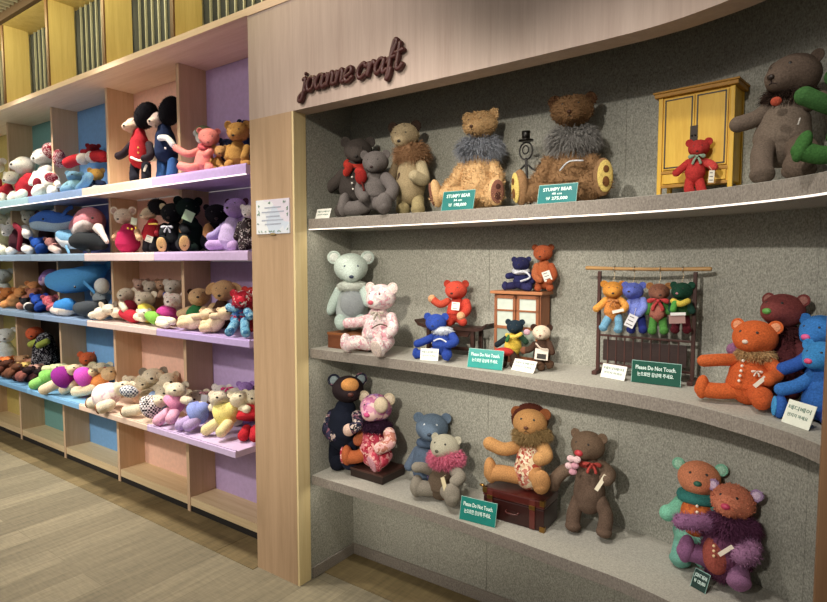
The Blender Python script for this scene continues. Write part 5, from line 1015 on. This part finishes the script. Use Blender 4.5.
pl('red plush bear behind the blue and red patchwork bear', 2.0, (252, 287, 7.5), 'C0342C', (252, 294, 250, 318, 8), 'A02828', zs=L3, look=(-.2, 0), snap=.12)
# -- lowest tray level, fourth bay
pl('white plush bear by the left photo edge, lowest tray', 2.0, (6, 343, 7), 'E4E8E2', (6, 350, 6, 372, 9), 'DDE4DE', look=(-.1, .2), zs=L4, snap=.2)
for k, (lb, x, y, c, c2) in enumerate([('orange plush pumpkin bear lying at the left photo edge, lowest tray', 4, 364, 'D87830', 'E09050'), ('apricot plush bear lying on the lowest tray near the black dress doll', 18, 363, 'D8A878', 'E0B890'), ('peach plush bear half under the black dotted dress', 28, 366, 'D89878', 'C88A70'),
        ('yellow and orange plush bear in the middle of the crowded tray', 20, 370, 'D8B860', 'D09050'), ('pink brown plush bear right of the yellow and orange one', 33, 372, 'D0A090', '5A2A24'), ('dark brown plush bear at the tray edge, far left', 3, 378, '4A2A20', '5A3024'), ('mottled brown plush bear at the tray edge, second from left', 14, 380, '5E3A28', '6E4430'), ('black and pink plush bear at the tray edge beside the green one', 25, 381, '2A1A1C', '8A5048'), ('small black plush bear lying below the black dotted dress', 36, 376, '1E1418', '3A1E20')]):
    Yc = min(2.05, max(1.80, atZ(x, y+5, L4).y+.02))
    pl(lb, Yc, (x+4, y-3, 4.6), c, (x+2, y, x-5, y+3, 4.8), c2, [[(x, y+1, -.03), (x-3, y+4, -.05)]], [[(x-5, y+2, -.01), (x-9, y+4, -.03)]], look=(.2, -.3), zs=L4, snap=.2, lr=3, ar=2.6)
def drs(T): T.band('dress', [(45, 342, 0, 8), (45, 352, 0, 11), (46, 366, 0, 13)], 11, ('p', 130, ['14121A', '1A1820', 'C8C8D0', '15131B', '18161E', '14121A', '16141C']))
pl('plush doll with orange face in a black dotted dress, lowest tray', 2.03, (35, 336, 7), 'C8562A', (41, 341, 44, 360, 8), '17151C', [[(38, 344, -.04), (31, 347, -.06)], [(47, 344, -.03), (39, 348, -.08)]], ac='A8B848', look=(-.3, .1), zs=L4, ex=drs, name='plush_doll', cat='plush doll', snap=.25, hk=dict(ears=False))
# -- lowest tray, third bay
B3 = [('plush bear with green hood at the back of the blue tray', (70, 363, 5.5), '6CB83A', (74, 366, 84, 369, 6), 'A8D078', 2.06, (0, -.2)),
      ('orange red curly haired plush doll at the back of the blue tray', (88, 353, 7), 'C85A28', (92, 358, 98, 366, 7), 'C8B888', 2.07, (-.2, 0)),
      ('cream plush bear with red ear bow lying on the blue tray', (101, 364, 7.5), 'D8C8A4', (96, 368, 84, 372, 6.5), 'D070C0', 2.03, (-.1, -.3)),
      ('tan plush bear head resting at the blue tray right end', (110, 374, 7), 'D0B080', (106, 378, 86, 389, 8.5), 'E0883A', 1.98, (.1, -.3)),
      ('cream plush bear in bright magenta dress on the blue tray', (92, 373, 5.5), 'DCC49A', (90, 373, 78, 380, 9), 'C848B8', 1.97, (0, -.4)),
      ('cream plush bear in dark magenta dress on the blue tray', (74, 370, 5.5), 'D8C098', (69, 373, 57, 382, 10), '8A2088', 1.96, (0, -.4)),
      ('cream plush bear in lime green trousers, left of the magenta dresses', (58, 369, 5), 'CCD0A0', (52, 373, 42, 381, 6.5), '7CC858', 1.95, (-.1, -.4))]
FT3 = [None, None, None, [[(94, 388, -.05), (84, 391, -.10), (76, 392, -.12)]], [[(73, 384, -.03), (64, 389, -.06)]], [[(56, 384, -.04), (48, 388, -.08), (44, 390, -.09)]], [[(42, 381, -.02), (34, 385, -.06)]]]
for (lb, h, hc, b, bc, Y, lk), ft in zip(B3, FT3):
    pl(lb, Y, h, hc, b, bc, [[(b[0]-1, b[1]-4, .02), (b[0]-7, b[1]-4, .01)]], ft or [], look=lk, zs=L4, dyh=.02, dyb=-.04, snap=.25, lc='E0CCA8' if bc != '7CC858' else '8CD068', ac=hc, lr=4.8, ex=(lambda T: T.bow(108, 362, 5, 'B8303C', -.02)) if 'red ear' in lb else None)
# -- lowest tray, second bay
CB = 'DDD0B4'
B4 = [('cream plush bear with grey ears in the back row, largest of the peach tray', (153, 370, 9.5), CB, (153, 379, 152, 392, 9), CB, 2.05, (-.1, -.1), []),
      ('cream plush bear in the back row beside the divider, peach tray', (168, 372, 7.5), CB, (168, 379, 168, 392, 8), CB, 2.05, (.2, 0), []),
      ('cream plush bear in a peach dress lying in the middle row, peach tray', (131, 379, 7), CB, (136, 385, 142, 392, 7), 'E8C4AC', 2.0, (-.4, -.2), []),
      ('round cream plush bear lying behind the blue dress, peach tray', (145, 381, 7.5), 'DCCFAE', (147, 388, 148, 397, 7), 'D8C8A8', 1.99, (-.2, -.2), []),
      ('cream plush bear in a slate blue dress, peach tray', (165, 385, 8), CB, (164, 390, 150, 397, 9.5), '7890B4', 1.94, (-.1, -.1), []),
      ('cream plush bear in checked head cloth and white pink dress', (124, 389, 7.5), CB, (118, 390, 98, 400, 11), ('p', 45, ['E8DCDC', 'ECE0E4', 'D8B8C8', 'E8E0D8']), 1.95, (-.1, -.5), [[(104, 402, -.05), (92, 403, -.09)], [(110, 405, -.07), (101, 408, -.11)]]),
      ('white plush bear in black and white checked dress at the peach tray edge', (160, 402, 6), CB, (160, 402, 142, 411, 10.5), ('c', 85, '1E1A20', 'E0D8D8'), 1.88, (.1, -.4), [[(138, 410, -.04), (127, 411, -.07)]])]
def kch(T): T.blob('head_cloth', 129, 392, 9, 6, ('c', 85, '3A4460', 'D8DCE0'), -.05, 6, None, 20)
for lb, h, hc, b, bc, Y, lk, ft in B4:
    pl(lb, Y, h, hc, b, bc, [[(b[0]-2, b[1]-4, .0), (b[0]-9, b[1]-3, -.01)]], ft, look=lk, zs=L4, dyb=-.05, snap=.28, ac=hc, lr=5.4, foot=6 if ft else None, pad='8A5A3A', ex=kch if 'head cloth' in lb else None, hk=dict(earc='8A8070') if 'grey ears' in lb else None)
# -- lowest tray, first bay
B5 = [('cream plush bear in the back row at the left of the lavender tray', (176, 390, 8.5), CB, (178, 398, 168, 408, 9.5), 'E48CB4', 1.97, (-.1, -.2), [[(168, 412, -.04), (158, 420, -.09)], [(174, 412, -.04), (171, 418, -.08)]], 'E8A8C4'),
      ('cream plush bear with white tag and pink ribbon, lavender tray', (197, 393, 8.5), 'E0D4B4', (194, 401, 190, 410, 8), 'E8C0B8', 1.97, (-.2, -.1), [], CB),
      ('white plush bear with pink head bow at the back of the lavender tray', (221, 383, 7.5), 'E0D8D0', (222, 390, 222, 401, 8), 'DCD0C8', 2.04, (-.4, 0), [], CB),
      ('cream plush bear beside the pink head bow, lavender tray back row', (235, 386, 8), 'DDD2BC', (236, 393, 236, 405, 8), 'D8CCB4', 2.03, (-.2, 0), [], CB),
      ('purple plush bear at the back of the lavender tray', (245, 380, 6.5), '9A78B8', (246, 386, 246, 400, 7), '9A78B8', 2.08, (-.2, 0), [], CB),
      ('cream plush bear lying head up behind the periwinkle dress', (220, 399, 8.5), 'D8CCB4', (206, 406, 190, 418, 10.5), '8898DC', 1.93, (-.2, -.3), [[(196, 420, -.05), (188, 426, -.09)], [(190, 420, -.05), (180, 425, -.09)]], 'B8A0D0'),
      ('cream plush bear in a pale yellow dress on the lavender tray', (240, 399, 8.5), 'E0D4B4', (236, 407, 216, 420, 12), 'E8D878', 1.92, (0, -.4), [[(218, 422, -.05), (206, 430, -.09)], [(228, 424, -.06), (221, 432, -.10)]], 'ECDC9C'),
      ('cream plush bear in a bright red dress beside the pillar, lavender tray', (253, 392, 8), 'E0D4B4', (252, 400, 250, 421, 12), 'C81828', 1.93, (-.1, -.1), [[(247, 424, -.04), (243, 430, -.09)], [(256, 424, -.04), (255, 431, -.09)]], 'B81426')]
for lb, h, hc, b, bc, Y, lk, ft, lc in B5:
    ex = None
    if 'pink head bow at' in lb: ex = lambda T: T.bow(227, 379, 5.5, 'D83A80', -.04)
    if 'white tag' in lb: ex = lambda T: (T.card('hang_tag', 204, 393, 6, 8, 'ECECE8', -.06, 10), T.bow(204, 387, 4, 'D898A0', -.03))
    pl(lb, Y, h, hc, b, bc, [[(b[0]-5, b[1]-1, 0), (b[0]-11, b[1], -.02)], [(b[0]+6, b[1]+1, 0), (b[0]+11, b[1]+2, -.02)]], ft, look=lk, zs=L4, dyb=-.04, snap=.28, ac=hc, lc=lc, lr=5.2, ar=3.8, ex=ex)
# ================================================================== light
def area(name, loc, target, size, power, col, sy=None):
    l = bpy.data.lights.new(name, 'AREA'); l.energy = power; l.color = lin(col)[:3]; l.size = size
    if sy: l.shape = 'RECTANGLE'; l.size_y = sy
    o = bpy.data.objects.new(name, l); COL.objects.link(o); o.location = loc
    o.rotation_euler = (Vector(target)-Vector(loc)).to_track_quat('-Z', 'Y').to_euler(); return o
def spot(name, loc, target, power, col, ang=60, blend=.6, r=.04):
    l = bpy.data.lights.new(name, 'SPOT'); l.energy = power; l.color = lin(col)[:3]; l.spot_size = math.radians(ang); l.spot_blend = blend; l.shadow_soft_size = r
    o = bpy.data.objects.new(name, l); COL.objects.link(o); o.location = loc
    o.rotation_euler = (Vector(target)-Vector(loc)).to_track_quat('-Z', 'Y').to_euler(); return o
w = bpy.data.worlds.new('room glow'); sc.world = w; w.use_nodes = True
w.node_tree.nodes['Background'].inputs[0].default_value = lin('F4ECE4'); w.node_tree.nodes['Background'].inputs[1].default_value = .22
for i, x in enumerate([-5.9, -4.7, -3.5]):
    spot('ceiling_spot_light', (x, 1.25, 3.22), (x+.1, 1.85, .6), 200, 'FFF4E6', 66, .8, .06)
spot('ceiling_spot_light', (-2.65, 1.15, 3.22), (-2.75, 1.85, .6), 175, 'FFF4E6', 56, .8, .06)
spot('ceiling_spot_light', (-1.9, .2, 3.22), (-1.7, 1.8, 2.3), 62, 'FFF0E4', 46, 1, .06)
spot('ceiling_spot_light', (.25, -2.8, 3.05), (-1.5, 1.95, 1.3), 600, 'FFF4E2', 25, .8, .06)
spot('ceiling_spot_light', (-.9, -2.85, 3.05), (-.55, 1.95, 1.35), 430, 'FFF6EA', 23, .8, .06)
spot('ceiling_spot_light', (-1.3, .5, 3.22), (-1.15, 1.95, .8), 100, 'FFF6EA', 52, .8, .06)
spot('ceiling_spot_light', (-.55, .55, 3.22), (-.5, 1.9, .8), 70, 'FFF6EA', 52, .8, .06)
spot('ceiling_spot_light', (-3.2, -1.7, 3.2), (-3.4, 1.9, .15), 310, 'FFF6EA', 42, .9, .08)  # added low-angle fill spot, narrow cone brightens only the lower compartments
spot('ceiling_spot_light', (-4.9, -1.7, 3.2), (-4.9, 1.9, .15), 310, 'FFF6EA', 42, .9, .08)  # second added fill spot, for the lower bays further left
for z, pw in ((1.648, 1.1), (1.057, .9), (.458, .8)):
    area('shelf_strip_light', (-1.15, 1.885, z), (-1.15, 1.86, z-1), 1.45, pw, 'FFF4E0', .012)
area('cove_light', (-4.2, 1.55, 3.2), (-4.2, 1.95, 2.9), 4.5, 24, 'FFF0B8', .1)
area('added_fill_light', (-3.6, -2.2, 3.15), (-3.4, 1.8, .7), 3.4, 50, 'FFF6EE', 1.4)  # unseen area light, added as shallow frontal fill for the lower shelving
vs = sc.view_settings; sc.display_settings.display_device = 'sRGB'
vs.view_transform = 'Standard'; vs.look = 'None'; vs.gamma = 1; vs.use_curve_mapping = False; vs.exposure = .25
for o in COL.objects:
    if '_o' in o: del o['_o']
